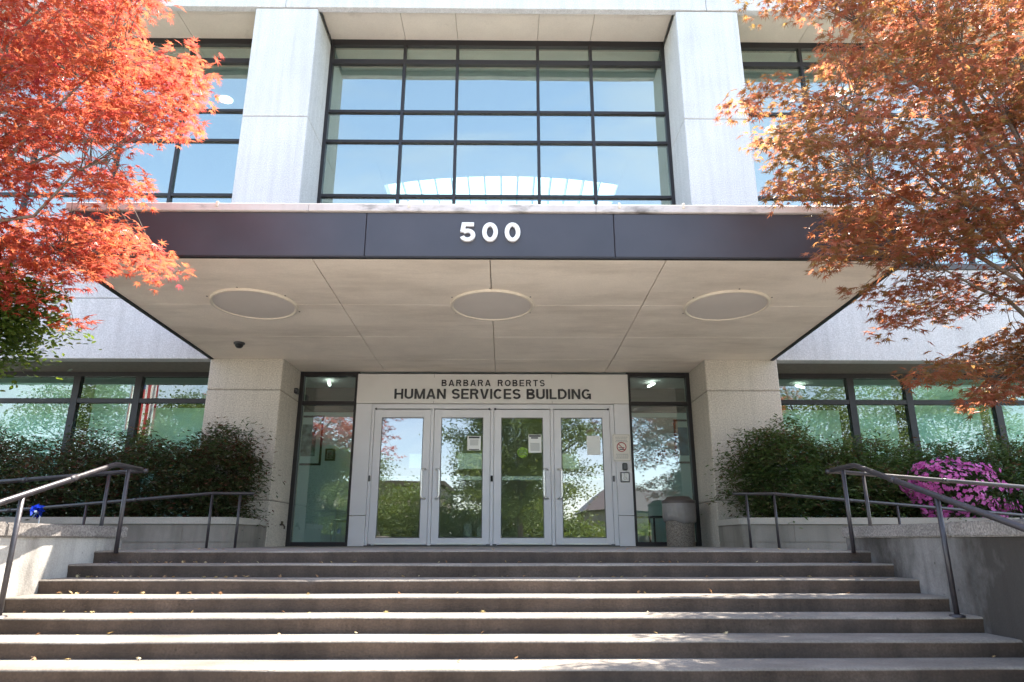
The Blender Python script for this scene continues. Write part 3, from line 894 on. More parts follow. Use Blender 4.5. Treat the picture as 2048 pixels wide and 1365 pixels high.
# --- canopy
K0, K1 = -4.4649, 4.0978
def sz(y):                                            # underside rises gently to the front edge
    return ZSF + (ZS - ZSF) * (y - YF) / (YC - YF) if y < YC else ZS + (ZSD - ZS) * (y - YC) / (YD - YC)
def slab(name, x0, x1, y0, y1, dz0, z1, mat, parent, g=0.003):
    x0 += g; x1 -= g; y0 += g; y1 -= g
    V = [(x0, y0, sz(y0) + dz0), (x1, y0, sz(y0) + dz0), (x1, y1, sz(y1) + dz0), (x0, y1, sz(y1) + dz0),
         (x0, y0, z1), (x1, y0, z1), (x1, y1, z1), (x0, y1, z1)]
    bm = bmesh.new()
    v = [bm.verts.new(q) for q in V]
    for f in ((0, 3, 2, 1), (4, 5, 6, 7), (0, 1, 5, 4), (1, 2, 6, 5), (2, 3, 7, 6), (3, 0, 4, 7)):
        bm.faces.new([v[i] for i in f])
    bmesh.ops.bevel(bm, geom=bm.edges[:], offset=0.002, segments=1, affect='EDGES')
    return bm_obj(name, bm, mat, parent)
canopy = box('canopy', K0 + 0.06, K1 - 0.06, YF + 0.07, YC - 0.002, 2.95, 3.32, 'joint', B, 0.0)
tag(canopy, 'flat entrance canopy with dark fascia')
JX = [K0 + 0.05, -1.9581, -0.1578, 1.6382, K1 - 0.05]
JY = [YF + 0.055, 7.685, 8.905, YC]
DISC = [(-2.985, 7.67), (-0.158, 7.68), (2.645, 7.665)]
for i in range(4):
    for j in range(3):
        g = 0.006 if i in (1, 2) else 0.005
        slab('soffit_panel', JX[i], JX[i + 1], JY[j], JY[j + 1], 0.0, 2.949, 'soffit', canopy, 0.0045)
# the strip that runs on between the columns to the glass
JX2 = [CL1 + 0.002, -1.9581, -0.1578, 1.6382, CR0 - 0.002]
for i in range(4):
    slab('soffit_panel', JX2[i], JX2[i + 1], YC + 0.001, YD - 0.031, 0.0, 2.949, 'soffit', canopy, 0.004)
# fascia panels, front and sides
fx = [K0, -1.4228 - 2.532, -1.4228, 1.1094, 1.1094 + 2.532, K1]
for i in range(5):
    box('fascia_panel', fx[i] + 0.003, fx[i + 1] - 0.003, YF, YF + 0.05, ZSF + 0.010, 3.306, 'fascia', canopy, 0.004)
box('drip_edge', K0, K1, YF + 0.004, YF + 0.052, ZSF - 0.004, ZSF + 0.009, 'edge', canopy, 0.0)
for xa in (K0, K1 - 0.048):
    V = [(xa, YF + 0.052, ZSF - 0.012), (xa + 0.048, YF + 0.052, ZSF - 0.012), (xa + 0.048, YC, ZS - 0.012), (xa, YC, ZS - 0.012)]
    V += [(x, y, 3.306) for x, y, z in V]
    mesh_obj('side_fascia', V, [(0, 3, 2, 1), (4, 5, 6, 7), (0, 1, 5, 4), (1, 2, 6, 5), (2, 3, 7, 6), (3, 0, 4, 7)], 'edge', canopy)
box('fascia_shadow_line', K0 + 0.01, K1 - 0.01, YF + 0.01, YF + 0.3, 3.3065, 3.313, 'edge', canopy, 0.0)
cx = [K0 - 0.02, -2.02, 0.93, K1 + 0.02]
for i in range(3):
    box('trim', cx[i] + 0.001, cx[i + 1] - 0.001, YF - 0.03, YC - 0.025, 3.314, 3.3982, 'cap_trim', canopy, 0.006)
for x in (-2.95, -0.99, 1.17, 1.83):
    box('trim_clip', x - 0.014, x + 0.014, YF - 0.04, YF - 0.02, 3.355, 3.415, 'disc_ring', canopy, 0.004)
for (x, y) in DISC:
    z = sz(y)
    sl = (ZS - ZSF) / (YC - YF)
    V, F = [], []
    n = 64
    for r_, dz in ((0.498, 0.004), (0.498, -0.024), (0.490, -0.030), (0.470, -0.030), (0.462, -0.020), (0.462, 0.0)):
        for q in range(n):
            a = 2 * math.pi * q / n
            V.append((x + r_ * math.cos(a), y + r_ * math.sin(a), z + dz + sl * r_ * math.sin(a)))
    for i in range(5):
        for q in range(n):
            q2 = (q + 1) % n
            F.append((i * n + q, i * n + q2, (i + 1) * n + q2, (i + 1) * n + q))
    ring = mesh_obj('light_cover', V, F, 'disc_ring', canopy, True)
    V, F = [], []
    for r_, dz in ((0.463, -0.016), (0.40, -0.018), (0.2, -0.019)):
        for q in range(n):
            a = 2 * math.pi * q / n
            V.append((x + r_ * math.cos(a), y + r_ * math.sin(a), z + dz + sl * r_ * math.sin(a)))
    for i in range(2):
        for q in range(n):
            q2 = (q + 1) % n
            F.append((i * n + q, i * n + q2, (i + 1) * n + q2, (i + 1) * n + q))
    F.append(tuple(2 * n + q for q in range(n)))
    mesh_obj('light_cover_plate', V, F, 'disc', canopy, True)
    for q in range(6):
        a = q * math.pi / 3 + 0.5
        bx_, by_ = x + 0.525 * math.cos(a), y + 0.525 * math.sin(a)
        zz = sz(by_)
        box('cover_screw', bx_ - 0.008, bx_ + 0.008, by_ - 0.008, by_ + 0.008, zz - 0.008, zz + 0.002, 'joint', canopy, 0.002)

# --- what stands behind the glass: floors, ceilings, walls
IX0, IX1 = -11.0, 10.6
box('interior_floor', IX0, IX1, YD + 0.12, 17.0, -0.3, -0.006, 'in_floor', B, 0.0)
box('interior_ceiling', IX0, IX1, YD + 0.075, 17.0, 2.80, 2.95, 'in_ceil', B, 0.0)
box('floor_slab', IX0, IX1, YD + 0.16, 24.0, 4.05, 4.30, 'in_floor', B, 0.0)
box('back_wall', IX0, IX1, 16.2, 16.4, -0.006, 2.80, 'in_wall', B, 0.0)
box('lobby_wall', -4.0, -3.86, YD + 0.4, 16.2, -0.006, 2.80, 'in_wall', B, 0.0)
box('lobby_wall', 3.55, 3.69, YD + 0.4, 16.2, -0.006, 2.80, 'in_wall', B, 0.0)
box('lobby_screen_wall', -3.9, -2.3, 12.4, 12.5, -0.006, 2.35, 'in_wall', B, 0.0)
box('lobby_screen_wall', 2.0, 3.6, 12.4, 12.5, -0.006, 2.35, 'in_wall', B, 0.0)
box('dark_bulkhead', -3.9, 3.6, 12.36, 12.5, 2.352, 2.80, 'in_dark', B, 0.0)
# pale roller shades inside the lower windows, let down unevenly
for (a, b_, z0, z1) in ((-9.9, -7.06, 0.35, 2.62), (-6.86, -6.06, 0.35, 2.60), (-5.86, -4.55, 0.35, 2.20), (4.25, 5.60, 0.35, 2.18), (5.77, 6.55, 0.35, 2.62), (6.72, 7.98, 0.35, 2.62), (8.14, 9.9, 0.35, 2.6)):
    box('roller_shade', a, b_, YD + 0.30, YD + 0.305, z0, z1, 'shade', B, 0.0)
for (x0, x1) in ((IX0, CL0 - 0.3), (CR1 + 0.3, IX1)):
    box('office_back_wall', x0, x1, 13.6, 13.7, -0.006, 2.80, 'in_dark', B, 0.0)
# upper hall: ceiling that steps down along an arc, with a rooflight behind it
def arc1(x): return 14.85 + 0.062 * x * x
def arc2(x): return 16.35 + 0.045 * x * x
def arc_ceiling(name, xa, xb, fa, fb, z0, z1, mat, n=24, face=True):
    V, F = [], []
    for i in range(n + 1):
        x = xa + (xb - xa) * i / n
        V += [(x, fa(x), z0), (x, fb(x), z0), (x, fb(x), z1), (x, fa(x), z1)]
    for i in range(n):
        a, c = i * 4, i * 4 + 4
        F += [(a, a + 1, c + 1, c), (a + 3, c + 3, c + 2, a + 2), (a, c, c + 3, a + 3), (a + 1, a + 2, c + 2, c + 1)]
    F += [(0, 3, 2, 1), (n * 4, n * 4 + 1, n * 4 + 2, n * 4 + 3)]
    return mesh_obj(name, V, F, mat, B)
arc_ceiling('hall_ceiling', IX0, IX1, lambda x: YW + 0.14, arc1, 9.46, 9.60, 'in_ceil')
arc_ceiling('hall_ceiling', -3.35, 3.10, arc1, arc2, 9.52, 9.60, 'in_ceil')
arc_ceiling('hall_ceiling', IX0, -3.36, arc1, lambda x: 24.0, 9.52, 9.60, 'in_ceil')
arc_ceiling('hall_ceiling', 3.11, IX1, arc1, lambda x: 24.0, 9.52, 9.60, 'in_ceil')
box('hall_side_wall', IX0 - 0.1, IX0, YW + 0.15, 24.0, 4.30, 9.455, 'in_wall', B, 0.0)
box('hall_side_wall', IX1, IX1 + 0.1, YW + 0.15, 24.0, 4.30, 9.455, 'in_wall', B, 0.0)
box('hall_back_wall', IX0, IX1, 24.0, 24.2, 4.30, 9.455, 'in_wall', B, 0.0)
mtr, nt_, n_, l_, b_ = new_mat('frosted_rooflight')
tl_ = n_.new('ShaderNodeBsdfTranslucent')
tl_.inputs[0].default_value = (0.40, 0.50, 0.48, 1)
l_.new(tl_.outputs[0], n_['Material Output'].inputs[0])
M['rooflight'] = mtr
for i in range(14):
    x0 = -3.34 + i * 0.46
    sheet('rooflight_pane', x0 + 0.02, x0 + 0.44, 16.30, 22.0, 9.80, 'rooflight', B)
    box('rooflight_bar', x0 - 0.02, x0 + 0.02, 16.30, 22.0, 9.66, 9.84, 'white', B, 0.0)
for y in (17.62, 18.9, 20.2):
    box('rooflight_purlin', -3.34, 3.10, y, y + 0.08, 9.50, 9.65, 'white', B, 0.0)
for (x, y) in ((-8.6, 14.2), (-6.2, 13.0), (-9.4, 12.4), (6.3, 14.0), (8.4, 14.2), (7.3, 12.6)):
    lathe('ceiling_downlight', [(0.02, 9.44), (0.14, 9.445), (0.15, 9.47)], x, y, 'lamp', B, 24)
for (x, y, rz) in ((-4.9, 11.9, 0.9), (5.3, 11.9, -0.9), (-3.1, 11.75, 0.2), (2.6, 11.8, 0.2), (-0.9, 13.8, 0), (0.6, 13.8, 0), (-0.9, 12.2, 0), (0.6, 12.2, 0), (-2.9, 12.5, 0), (2.55, 12.6, 0)):  # some are lamps seen behind the glass, others added to brighten the lobby
    bm = bmesh.new()
    add_box(bm, -0.30, 0.30, -0.05, 0.05, -0.03, 0.03, 0.02, 2)
    o = bm_obj('ceiling_and_fill_lamp', bm, 'lamp', B)
    o.location = Vector((x, y, 2.74)) - Vector(B.location)
    o.rotation_euler = (0, 0, rz + math.pi / 2)
    o.scale = (0.45, 0.5, 0.6)

# ================================================================ WRITING AND SMALL FIXTURES
num = thing('address_numerals', 'raised white address numerals 500 on the dark canopy fascia', 'sign', (-0.16, YF, 2.98))
write_line('500', -0.465, 0.150, 2.982, 3.189, YF - 0.004, 0.03, 'letters_w', num, 'numeral', 0.185, 1.16)
sign = thing('entrance_lettering', 'two lines of raised dark lettering on the panel above the doors', 'sign', (-0.2, YP, 2.29))
write_line('BARBARA ROBERTS', -1.036, 0.648, 2.502, 2.607, YP + 0.001, 0.010, 'letters_d', sign, 'letter', 0.165, 1.16, 0.5)
write_line('HUMAN SERVICES BUILDING', -1.798, 1.399, 2.289, 2.456, YP + 0.001, 0.010, 'letters_d', sign, 'letter', 0.18, 1.20, 0.33)

# security dome under the canopy
dm = thing('security_dome', 'small dark security camera dome under the left of the canopy', 'camera', (-3.73, 9.2, sz(9.2)))
zz = sz(9.2)
lathe('base', [(0.075, zz + 0.002), (0.075, zz - 0.02), (0.062, zz - 0.028)], -3.73, 9.2, 'pivot', dm, 20)
lathe('dome', [(0.058, zz - 0.027), (0.052, zz - 0.052), (0.034, zz - 0.072), (0.006, zz - 0.080)], -3.73, 9.2, 'black', dm, 20)
# black camera box on the column side
cb = thing('door_camera', 'small black camera box high on the side of the left column', 'camera', (-3.33, 10.7, 2.36))
box('housing', CL1 + 0.002, CL1 + 0.062, 10.62, 10.74, 2.33, 2.415, 'black', cb, 0.008)
tube('lens', [(CL1 + 0.03, 10.62, 2.372), (CL1 + 0.03, 10.60, 2.372)], 0.022, 'pivot', cb, 12)
# column tap
tp = thing('wall_spigot', 'small rusty hose tap low on the side of the left column', 'tap', (CL1, 10.55, 0.30))
tube('spout', [(CL1, 10.55, 0.31), (CL1 + 0.05, 10.55, 0.31), (CL1 + 0.07, 10.55, 0.285), (CL1 + 0.07, 10.55, 0.25)], 0.012, 'bark_d', tp, 8)
tube('valve', [(CL1 + 0.03, 10.55, 0.31), (CL1 + 0.03, 10.55, 0.36)], 0.018, 'bark_d', tp, 8)

# no-smoking plate
yp = YP - 0.002
ns = thing('no_smoking_sign', 'cream no smoking notice with red ring beside the rightmost door', 'sign', (1.86, yp, 1.28))
def rrect(x0, x1, z0, z1, r, n=6):
    pts = []
    for cx_, cz_, a0 in ((x1 - r, z1 - r, 0), (x0 + r, z1 - r, 90), (x0 + r, z0 + r, 180), (x1 - r, z0 + r, 270)):
        for i in range(n + 1):
            a = R(a0 + 90 * i / n)
            pts.append((cx_ + r * math.cos(a), cz_ + r * math.sin(a)))
    return pts
def plate(name, pts, y0, y1, mat, parent):
    n = len(pts)
    V = [(x, y0, z) for x, z in pts] + [(x, y1, z) for x, z in pts]
    F = [tuple(range(n - 1, -1, -1)), tuple(range(n, 2 * n))] + [(i, (i + 1) % n, n + (i + 1) % n, n + i) for i in range(n)]
    return mesh_obj(name, V, F, mat, parent)
def loopline(name, pts, w, y, mat, parent):
    cxm = sum(p[0] for p in pts) / len(pts)
    czm = sum(p[1] for p in pts) / len(pts)
    inn = []
    for x, z in pts:
        d = math.hypot(x - cxm, z - czm)
        inn.append((x - (x - cxm) / d * w, z - (z - czm) / d * w))
    n = len(pts)
    V = [(x, y, z) for x, z in pts] + [(x, y, z) for x, z in inn] + [(x, y + 0.003, z) for x, z in pts] + [(x, y + 0.003, z) for x, z in inn]
    F = []
    for i in range(n):
        j = (i + 1) % n
        F += [(i, n + i, n + j, j), (i, j, 2 * n + j, 2 * n + i), (n + i, 3 * n + i, 3 * n + j, n + j)]
    return mesh_obj(name, V, F, mat, parent)
plate('plate', rrect(1.716, 2.004, 1.285, 1.722, 0.028), yp - 0.004, yp, 'signplate', ns)
loopline('border', rrect(1.726, 1.994, 1.295, 1.712, 0.024), 0.006, yp - 0.0062, 'ink_g', ns)
circ = [(1.86 + 0.078 * math.cos(a * math.pi / 18), 1.515 + 0.078 * math.sin(a * math.pi / 18)) for a in range(36)]
loopline('prohibition_ring', circ, 0.014, yp - 0.0066, 'red', ns)
V = []
for s_, t_ in ((-1, 1), (1, 1), (1, -1), (-1, -1)):
    u_, v_ = s_ * 0.070, t_ * 0.006
    V.append((1.86 + (u_ * 0.7071 + v_ * 0.7071), yp - 0.0075, 1.515 + (-u_ * 0.7071 + v_ * 0.7071)))
mesh_obj('prohibition_bar', V + [(x, y + 0.003, z) for x, y, z in V], [(0, 1, 2, 3), (0, 4, 5, 1), (1, 5, 6, 2), (2, 6, 7, 3), (3, 7, 4, 0)], 'red', ns)
box('cigarette', 1.81, 1.905, yp - 0.0058, yp - 0.003, 1.502, 1.512, 'ink', ns, 0.0)
box('cigarette', 1.825, 1.895, yp - 0.0058, yp - 0.003, 1.468, 1.486, 'ink', ns, 0.0)
rl = random.Random(2)
for z, w in ((1.672, 0.19), (1.645, 0.18), (1.62, 0.17), (1.598, 0.19), (1.40, 0.19), (1.372, 0.17), (1.342, 0.20)):
    x = 1.86 - w / 2
    bm = bmesh.new()
    while x < 1.86 + w / 2:
        e = x + rl.uniform(0.012, 0.03)
        add_box(bm, x, e, yp - 0.0056, yp - 0.003, z - 0.0045, z + 0.0045)
        x = e + 0.006
    bm_obj('text_line', bm, 'ink_g', ns)

rd = thing('card_reader', 'small black card reader below the no smoking sign', 'card reader', (1.9, yp, 1.2))
box('housing', 1.857, 1.939, yp - 0.028, yp + 0.001, 1.146, 1.262, 'black', rd, 0.01, 2)
box('face', 1.872, 1.924, yp - 0.0305, yp - 0.02, 1.162, 1.246, 'pivot', rd, 0.003)
pb = thing('door_opener_button', 'square white accessible door push plate below the card reader', 'push plate', (1.894, yp, 0.97))
box('backplate', 1.822, 1.966, yp - 0.012, yp + 0.001, 0.962, 1.118, 'pivot', pb, 0.004)
box('plate', 1.832, 1.956, yp - 0.022, yp - 0.008, 0.974, 1.108, 'white', pb, 0.008, 2)
def arcpts(cx_, cz_, r, a0, a1, y, n=10):
    return [(cx_ + r * math.cos(R(a0 + (a1 - a0) * i / n)), y, cz_ + r * math.sin(R(a0 + (a1 - a0) * i / n))) for i in range(n + 1)]
ysy = yp - 0.023
tubes('wheelchair_symbol', [(arcpts(1.890, 1.028, 0.026, 140, 380, ysy), 0.0022), ([(1.886, ysy, 1.080), (1.888, ysy, 1.042), (1.910, ysy, 1.042), (1.920, ysy, 1.010), (1.930, ysy, 1.012)], 0.003),
                            ([(1.884, ysy, 1.086), (1.884, ysy, 1.094)], 0.006)], 'ink_g', pb, 6)

# notices taped inside the doors
def notice(x0, x1, z0, z1, label, bars, mat='paper', y=YDD + 0.030):
    t = thing('paper_notice', label, 'notice', ((x0 + x1) / 2, y, z0))
    box('sheet', x0, x1, y, y + 0.002, z0, z1, mat, t, 0.0)
    for (a, b_, c, d_, m_) in bars:
        box('print', x0 + a * (x1 - x0), x0 + b_ * (x1 - x0), y - 0.0012, y + 0.0005, z0 + c * (z1 - z0), z0 + d_ * (z1 - z0), m_, t, 0.0)
YI = YDD + 0.0275
YO = YDD + 0.0150
txt = [(0.14, 0.86, 0.12 + 0.055 * i, 0.145 + 0.055 * i, 'ink_g') for i in range(8)]
notice(-0.602, -0.385, 1.465, 1.695, 'taped notice with dark heading on the second door from the left', [(0.1, 0.9, 0.84, 0.96, 'ink')] + [(0.2, 0.8, 0.36 + 0.07 * i, 0.39 + 0.07 * i, 'ink_g') for i in range(6)] + [(0.12, 0.88, 0.03, 0.09, 'ink')], y=YO)
notice(0.378, 0.585, 1.43, 1.72, 'tall taped notice with grey heading on the third door from the left', [(0.05, 0.95, 0.87, 0.97, 'ink'), (0.2, 0.75, 0.77, 0.85, 'ink')] + txt, y=YO)
notice(1.315, 1.53, 1.395, 1.70, 'blank white sheet taped high on the rightmost door', [], y=YO)
notice(-1.52, -1.315, 1.19, 1.41, 'pale sheet on the leftmost door beside its handle', [], 'shade', y=YI)
notice(-0.755, -0.345, 1.175, 1.42, 'wide pale sheet on the second door below the headed notice', [], 'shade', y=YI)
notice(0.92, 1.17, 1.18, 1.41, 'pale sheet on the rightmost door beside its handle', [], 'shade', y=YI)
st = thing('round_sticker', 'round yellow green sticker on the third door from the left', 'sticker', (0.27, YI, 1.34))
plate('disc', [(0.285 + 0.088 * math.cos(a * math.pi / 16), 1.435 + 0.088 * math.sin(a * math.pi / 16)) for a in range(32)], YI, YI + 0.002, 'yellow', st)
for i in range(3):
    box('print', 0.225, 0.345, YI - 0.0012, YI + 0.0005, 1.40 + 0.028 * i, 1.41 + 0.028 * i, 'ink_g', st, 0.0)

# ================================================================ TRASH CAN
tx, ty = 2.60, 10.42
tc = thing('trash_can', 'round exposed aggregate trash can with liner bag beside the right column', 'trash can', (tx, ty, 0))
M['agg'] = concrete('exposed_aggregate', (0.21, 0.18, 0.152), speck=0.55, sscale=75, blotch=0.12, bump=1.0)
M['bag'] = plain('plastic_liner', (0.24, 0.22, 0.21), 0.38, noise=0.1, nscale=12, bump=0.8)
M['lid'] = plain('brown_lid', (0.095, 0.075, 0.068), 0.45)
lathe('body', [(0.200, 0.0), (0.205, 0.01), (0.208, 0.35), (0.212, 0.60)], tx, ty, 'agg', tc, 40)
def wob(a): return 0.02 * math.sin(a * 2 + 0.6) + 0.008 * math.sin(a * 5)
V, F = [], []
n = 72
prof = [(0.222, 0.345), (0.236, 0.355), (0.243, 0.42), (0.245, 0.52), (0.243, 0.60), (0.238, 0.625)]
for i, (r_, z) in enumerate(prof):
    for q in range(n):
        a = 2 * math.pi * q / n
        k = 1 - i / 5
        V.append((tx + (r_ + 0.004 * math.sin(a * 17 + i) * (0.3 + k)) * math.cos(a), ty + (r_ + 0.004 * math.sin(a * 17 + i) * (0.3 + k)) * math.sin(a), z + k * wob(a)))
for i in range(len(prof) - 1):
    for q in range(n):
        q2 = (q + 1) % n
        F.append((i * n + q, i * n + q2, (i + 1) * n + q2, (i + 1) * n + q))
mesh_obj('liner_bag', V, F, 'bag', tc, True)
lathe('lid', [(0.246, 0.612), (0.250, 0.625), (0.250, 0.655), (0.222, 0.662), (0.190, 0.685), (0.165, 0.712), (0.120, 0.718), (0.03, 0.719)], tx, ty, 'lid', tc, 40)

# ================================================================ HANDRAILS
def knee(a, b_, c, r=0.05, n=5):
    """round a corner of a polyline"""
    a, b_, c = Vector(a), Vector(b_), Vector(c)
    p = b_ + (a - b_).normalized() * r
    q = b_ + (c - b_).normalized() * r
    return [p * (1 - t) ** 2 + b_ * 2 * t * (1 - t) + q * t * t for t in [i / n for i in range(n + 1)]]
def rail(label, path, posts, group, rr=0.021, pr=0.017, couplings=()):
    t = thing('handrail', label, 'handrail', (posts[0][0][0], posts[0][0][1], posts[0][0][2]), group)
    pts = [Vector(path[0])]
    for i in range(1, len(path) - 1):
        pts += knee(path[i - 1], path[i], path[i + 1])
    pts.append(Vector(path[-1]))
    tube('top_rail', pts, rr, 'rail', t, 12)
    for (a, b_) in posts:
        a, b_ = Vector(a), Vector(b_)
        p = tube('post', [a, b_], pr, 'rail', t, 10)
        if group == 'stair handrails':
            zt = -math.ceil((S0 - a.y) / T - 1e-6) * RI if a.y < S0 else 0.0
            lathe('base_plate', [(0.046, zt - 0.004), (0.046, zt + 0.008), (0.030, zt + 0.012), (0.018, zt + 0.013)], a.x, a.y, 'rail', p, 16)
    for (a, b_) in couplings:
        tube('coupling', [a, b_], rr + 0.004, 'rail', t, 12)
    return t
sl_ = 0.095 / 0.3141
for sx, X, lab in ((-1, -3.15, 'stair handrail on the left, its top rail in bright sun'), (1, 2.86, 'dark stair handrail on the right, in the tree shade')):
    yb = 5.60
    zb = 0.672
    def zr(y): return zb - (yb - y) * sl_
    path = [(X, 1.75, zr(1.75)), (X, yb, zb), (X, 6.0, zb - 0.002)]
    posts = [((X, 5.80, -0.02), (X, 5.80, 0.66)), ((X, 4.58, -0.40), (X, 4.58, zr(4.58))), ((X, 3.32, -0.78), (X, 3.32, zr(3.32))), ((X, 2.05, -1.17), (X, 2.05, zr(2.05)))]
    rail(lab, path, posts, 'stair handrails', couplings=[((X, 5.03, zr(5.03)), (X, 5.10, zr(5.10)))])
def zo(x): return 0.636 - (abs(x) - 3.06) / 12
for sx, lab in ((-1, 'long ramp handrail in front of the left planter'), (1, 'long ramp handrail in front of the right planter')):
    Y = 8.50
    xe = -3.055 if sx < 0 else 2.80
    off = 0 if sx < 0 else -0.26
    def z_(x): return 0.632 - (abs(x) - abs(xe) - 0.5) / 12 if abs(x) > abs(xe) + 0.5 else 0.632
    path = [(xe, Y, 0.632), (xe + sx * 0.5, Y, 0.632), (xe + sx * 7, Y, z_(xe + sx * 7))]
    xsP = [abs(xe) + d for d in (0.16, 0.50, 2.0, 3.5, 5.0, 6.5)]
    posts = [((sx * q, Y, -0.05 - max(0, (q - 3.4)) / 12), (sx * q, Y, z_(q) - 0.004)) for q in xsP]
    cps = [((sx * q, Y, z_(q)), (sx * (q + 0.05), Y, z_(q + 0.05))) for q in (abs(xe) + 1.4, abs(xe) + 2.9)]
    rail(lab, path, posts, 'ramp handrails', 0.019, 0.016, cps)
for sx, lab in ((-1, 'ramp handrail running left behind the sunlit stair rail'), (1, 'ramp handrail passing in front of the pink azalea')):
    Y = 6.32
    xe = -3.32 if sx < 0 else 3.02
    def z_(x): return 0.69 - (abs(x) - abs(xe)) / 12.5
    path = [(xe - sx * 0.06, Y, z_(xe)), (xe + sx * 0.02, Y, z_(xe)), (xe + sx * 6, Y, z_(xe + sx * 6))]
    posts = [((sx * q, Y, 0.0 - (q - 3) / 12 - 0.05), (sx * q, Y, z_(q))) for q in [abs(xe) + d for d in (0.28, 1.75, 3.2, 4.7)]]
    cps = [((sx * q, Y, z_(q)), (sx * (q + 0.05), Y, z_(q + 0.05))) for q in (abs(xe) + 1.0, abs(xe) + 2.4)]
    rail(lab, path, posts, 'ramp handrails', 0.019, 0.016, cps)

# ================================================================ PINWHEEL
pw = thing('pinwheel', 'shiny blue foil pinwheel stuck in the bed by the left stair wall', 'pinwheel', (-3.78, 5.75, 0.10))
M['foil'] = plain('blue_foil', (0.015, 0.05, 0.55), 0.18, 0.75)
M['foil2'] = plain('white_stick', (0.8, 0.8, 0.78), 0.4)
tube('stick', [(-3.78, 5.76, 0.08), (-3.78, 5.74, 0.30)], 0.004, 'foil2', pw, 6)
pc = Vector((-3.78, 5.71, 0.305))
for i in range(8):
    a = i * math.pi / 4
    u_ = Vector((math.cos(a), 0.25 * math.sin(a * 2), math.sin(a)))
    w_ = Vector((math.cos(a + 0.75), 0.0, math.sin(a + 0.75)))
    r_ = 0.062
    V = [pc, pc + u_ * r_ * 0.6 + Vector((0, -0.012, 0)), pc + u_ * r_, pc + w_ * r_ * 0.85 + Vector((0, -0.022, 0)), pc + w_ * r_ * 0.45 + Vector((0, -0.028, 0))]
    mesh_obj('vane', V, [(0, 1, 4), (1, 2, 3, 4)], 'foil', pw)
lathe('hub', [(0.009, pc.z - 0.008), (0.011, pc.z), (0.009, pc.z + 0.008)], pc.x, pc.y - 0.028, 'foil2', pw, 10)

# ================================================================ LOBBY FURNITURE (seen through the sidelights)
ch = thing('lobby_chair', 'pale chair with thin metal legs behind the left sidelight', 'chair', (-2.62, 11.6, 0))
def sheet3(name, fn, nu, nv, mat, parent, th=0.012):
    V, F = [], []
    for i in range(nu + 1):
        for j in range(nv + 1):
            V.append(fn(i / nu, j / nv))
    for i in range(nu):
        for j in range(nv):
            a = i * (nv + 1) + j
            F.append((a, a + 1, a + nv + 2, a + nv + 1))
    o = mesh_obj(name, V, F, mat, parent, True)
    s_ = o.modifiers.new('solid', 'SOLIDIFY')
    s_.thickness = th
    return o
M['chair'] = plain('pale_chair_shell', (0.72, 0.72, 0.62), 0.5)
sheet3('seat', lambda u, v: (-2.84 + 0.44 * u, 11.40 + 0.42 * v, 0.40 - 0.03 * math.sin(math.pi * u) * math.sin(math.pi * v)), 8, 8, 'chair', ch)
sheet3('backrest', lambda u, v: (-2.83 + 0.42 * u * (1 - 0.12 * v) + 0.025 * v, 11.80 + 0.06 * v - 0.05 * math.sin(math.pi * u), 0.44 + 0.36 * v - 0.06 * (2 * u - 1) ** 4 * v), 8, 6, 'chair', ch)
for (x, y) in ((-2.80, 11.43), (-2.44, 11.43), (-2.80, 11.79), (-2.44, 11.79)):
    tube('leg', [(x, y, 0.0), (x, y, 0.40)], 0.010, 'steel', ch, 8)
tb = thing('lobby_table', 'small round table behind the right sidelight, beside the trash can', 'table', (2.35, 11.6, 0))
lathe('table_top', [(0.30, 0.445), (0.31, 0.455), (0.30, 0.468), (0.02, 0.470)], 2.42, 11.6, 'frame', tb, 32)
for dx in (-0.03, 0.05):
    tube('leg', [(2.42 + dx, 11.6, 0.0), (2.42 + dx, 11.6, 0.45)], 0.016, 'frame', tb, 8)
def picture(label, x0, x1, y, z0, z1, art, mount='paper'):
    t = thing('framed_picture', label, 'picture', ((x0 + x1) / 2, y, z0))
    bm = bmesh.new()
    f = 0.035
    add_box(bm, x0, x0 + f, y - 0.03, y, z0, z1); add_box(bm, x1 - f, x1, y - 0.03, y, z0, z1)
    add_box(bm, x0 + f, x1 - f, y - 0.029, y, z1 - f, z1); add_box(bm, x0 + f, x1 - f, y - 0.029, y, z0, z0 + f)
    bm_obj('picture_frame', bm, 'black', t)
    box('mount', x0 + f, x1 - f, y - 0.012, y - 0.002, z0 + f, z1 - f, mount, t, 0.0)
    w, h = x1 - x0, z1 - z0
    box('artwork', x0 + 0.22 * w, x1 - 0.22 * w, y - 0.016, y - 0.010, z0 + 0.18 * h, z1 - 0.18 * h, art, t, 0.0)
M['art1'] = plain('grey_print', (0.20, 0.22, 0.22), 0.7, noise=0.9, nscale=9)
M['art2'] = plain('blue_print', (0.10, 0.20, 0.30), 0.7, noise=0.6, nscale=6)
picture('large black framed print seen through the left sidelight', -3.86, -3.31, 12.39, 1.38, 2.28, 'art1')
picture('small black framed print seen through the left sidelight', -3.24, -3.06, 12.39, 1.46, 1.68, 'art1')
picture('tall black framed blue print seen through the right sidelight', 3.09, 3.42, 12.39, 1.42, 2.22, 'art2')
picture('small dark framed print seen through the right sidelight', 2.72, 2.92, 12.39, 1.46, 1.66, 'art1')
picture('dark framed print high inside the window left of the doors', -5.05, -4.78, 13.59, 2.05, 2.42, 'art2')
for i, (x, h_, c) in enumerate(((-0.62, 0.34, 'in_wall'), (-0.40, 0.30, 'in_wall'), (-0.20, 0.27, 'in_wall'))):
    t = thing('brochure_box', ['tall', 'middle', 'short'][i] + ' pale leaflet box on the lobby floor behind the second door', 'box', (x, 12.0, 0))
    box('carton', x - 0.07, x + 0.07, 11.95, 12.05, 0.0, h_, 'in_wall', t, 0.004)
    box('leaflets', x - 0.05, x + 0.05, 11.97, 12.03, h_, h_ + 0.02, 'paper', t, 0.0)

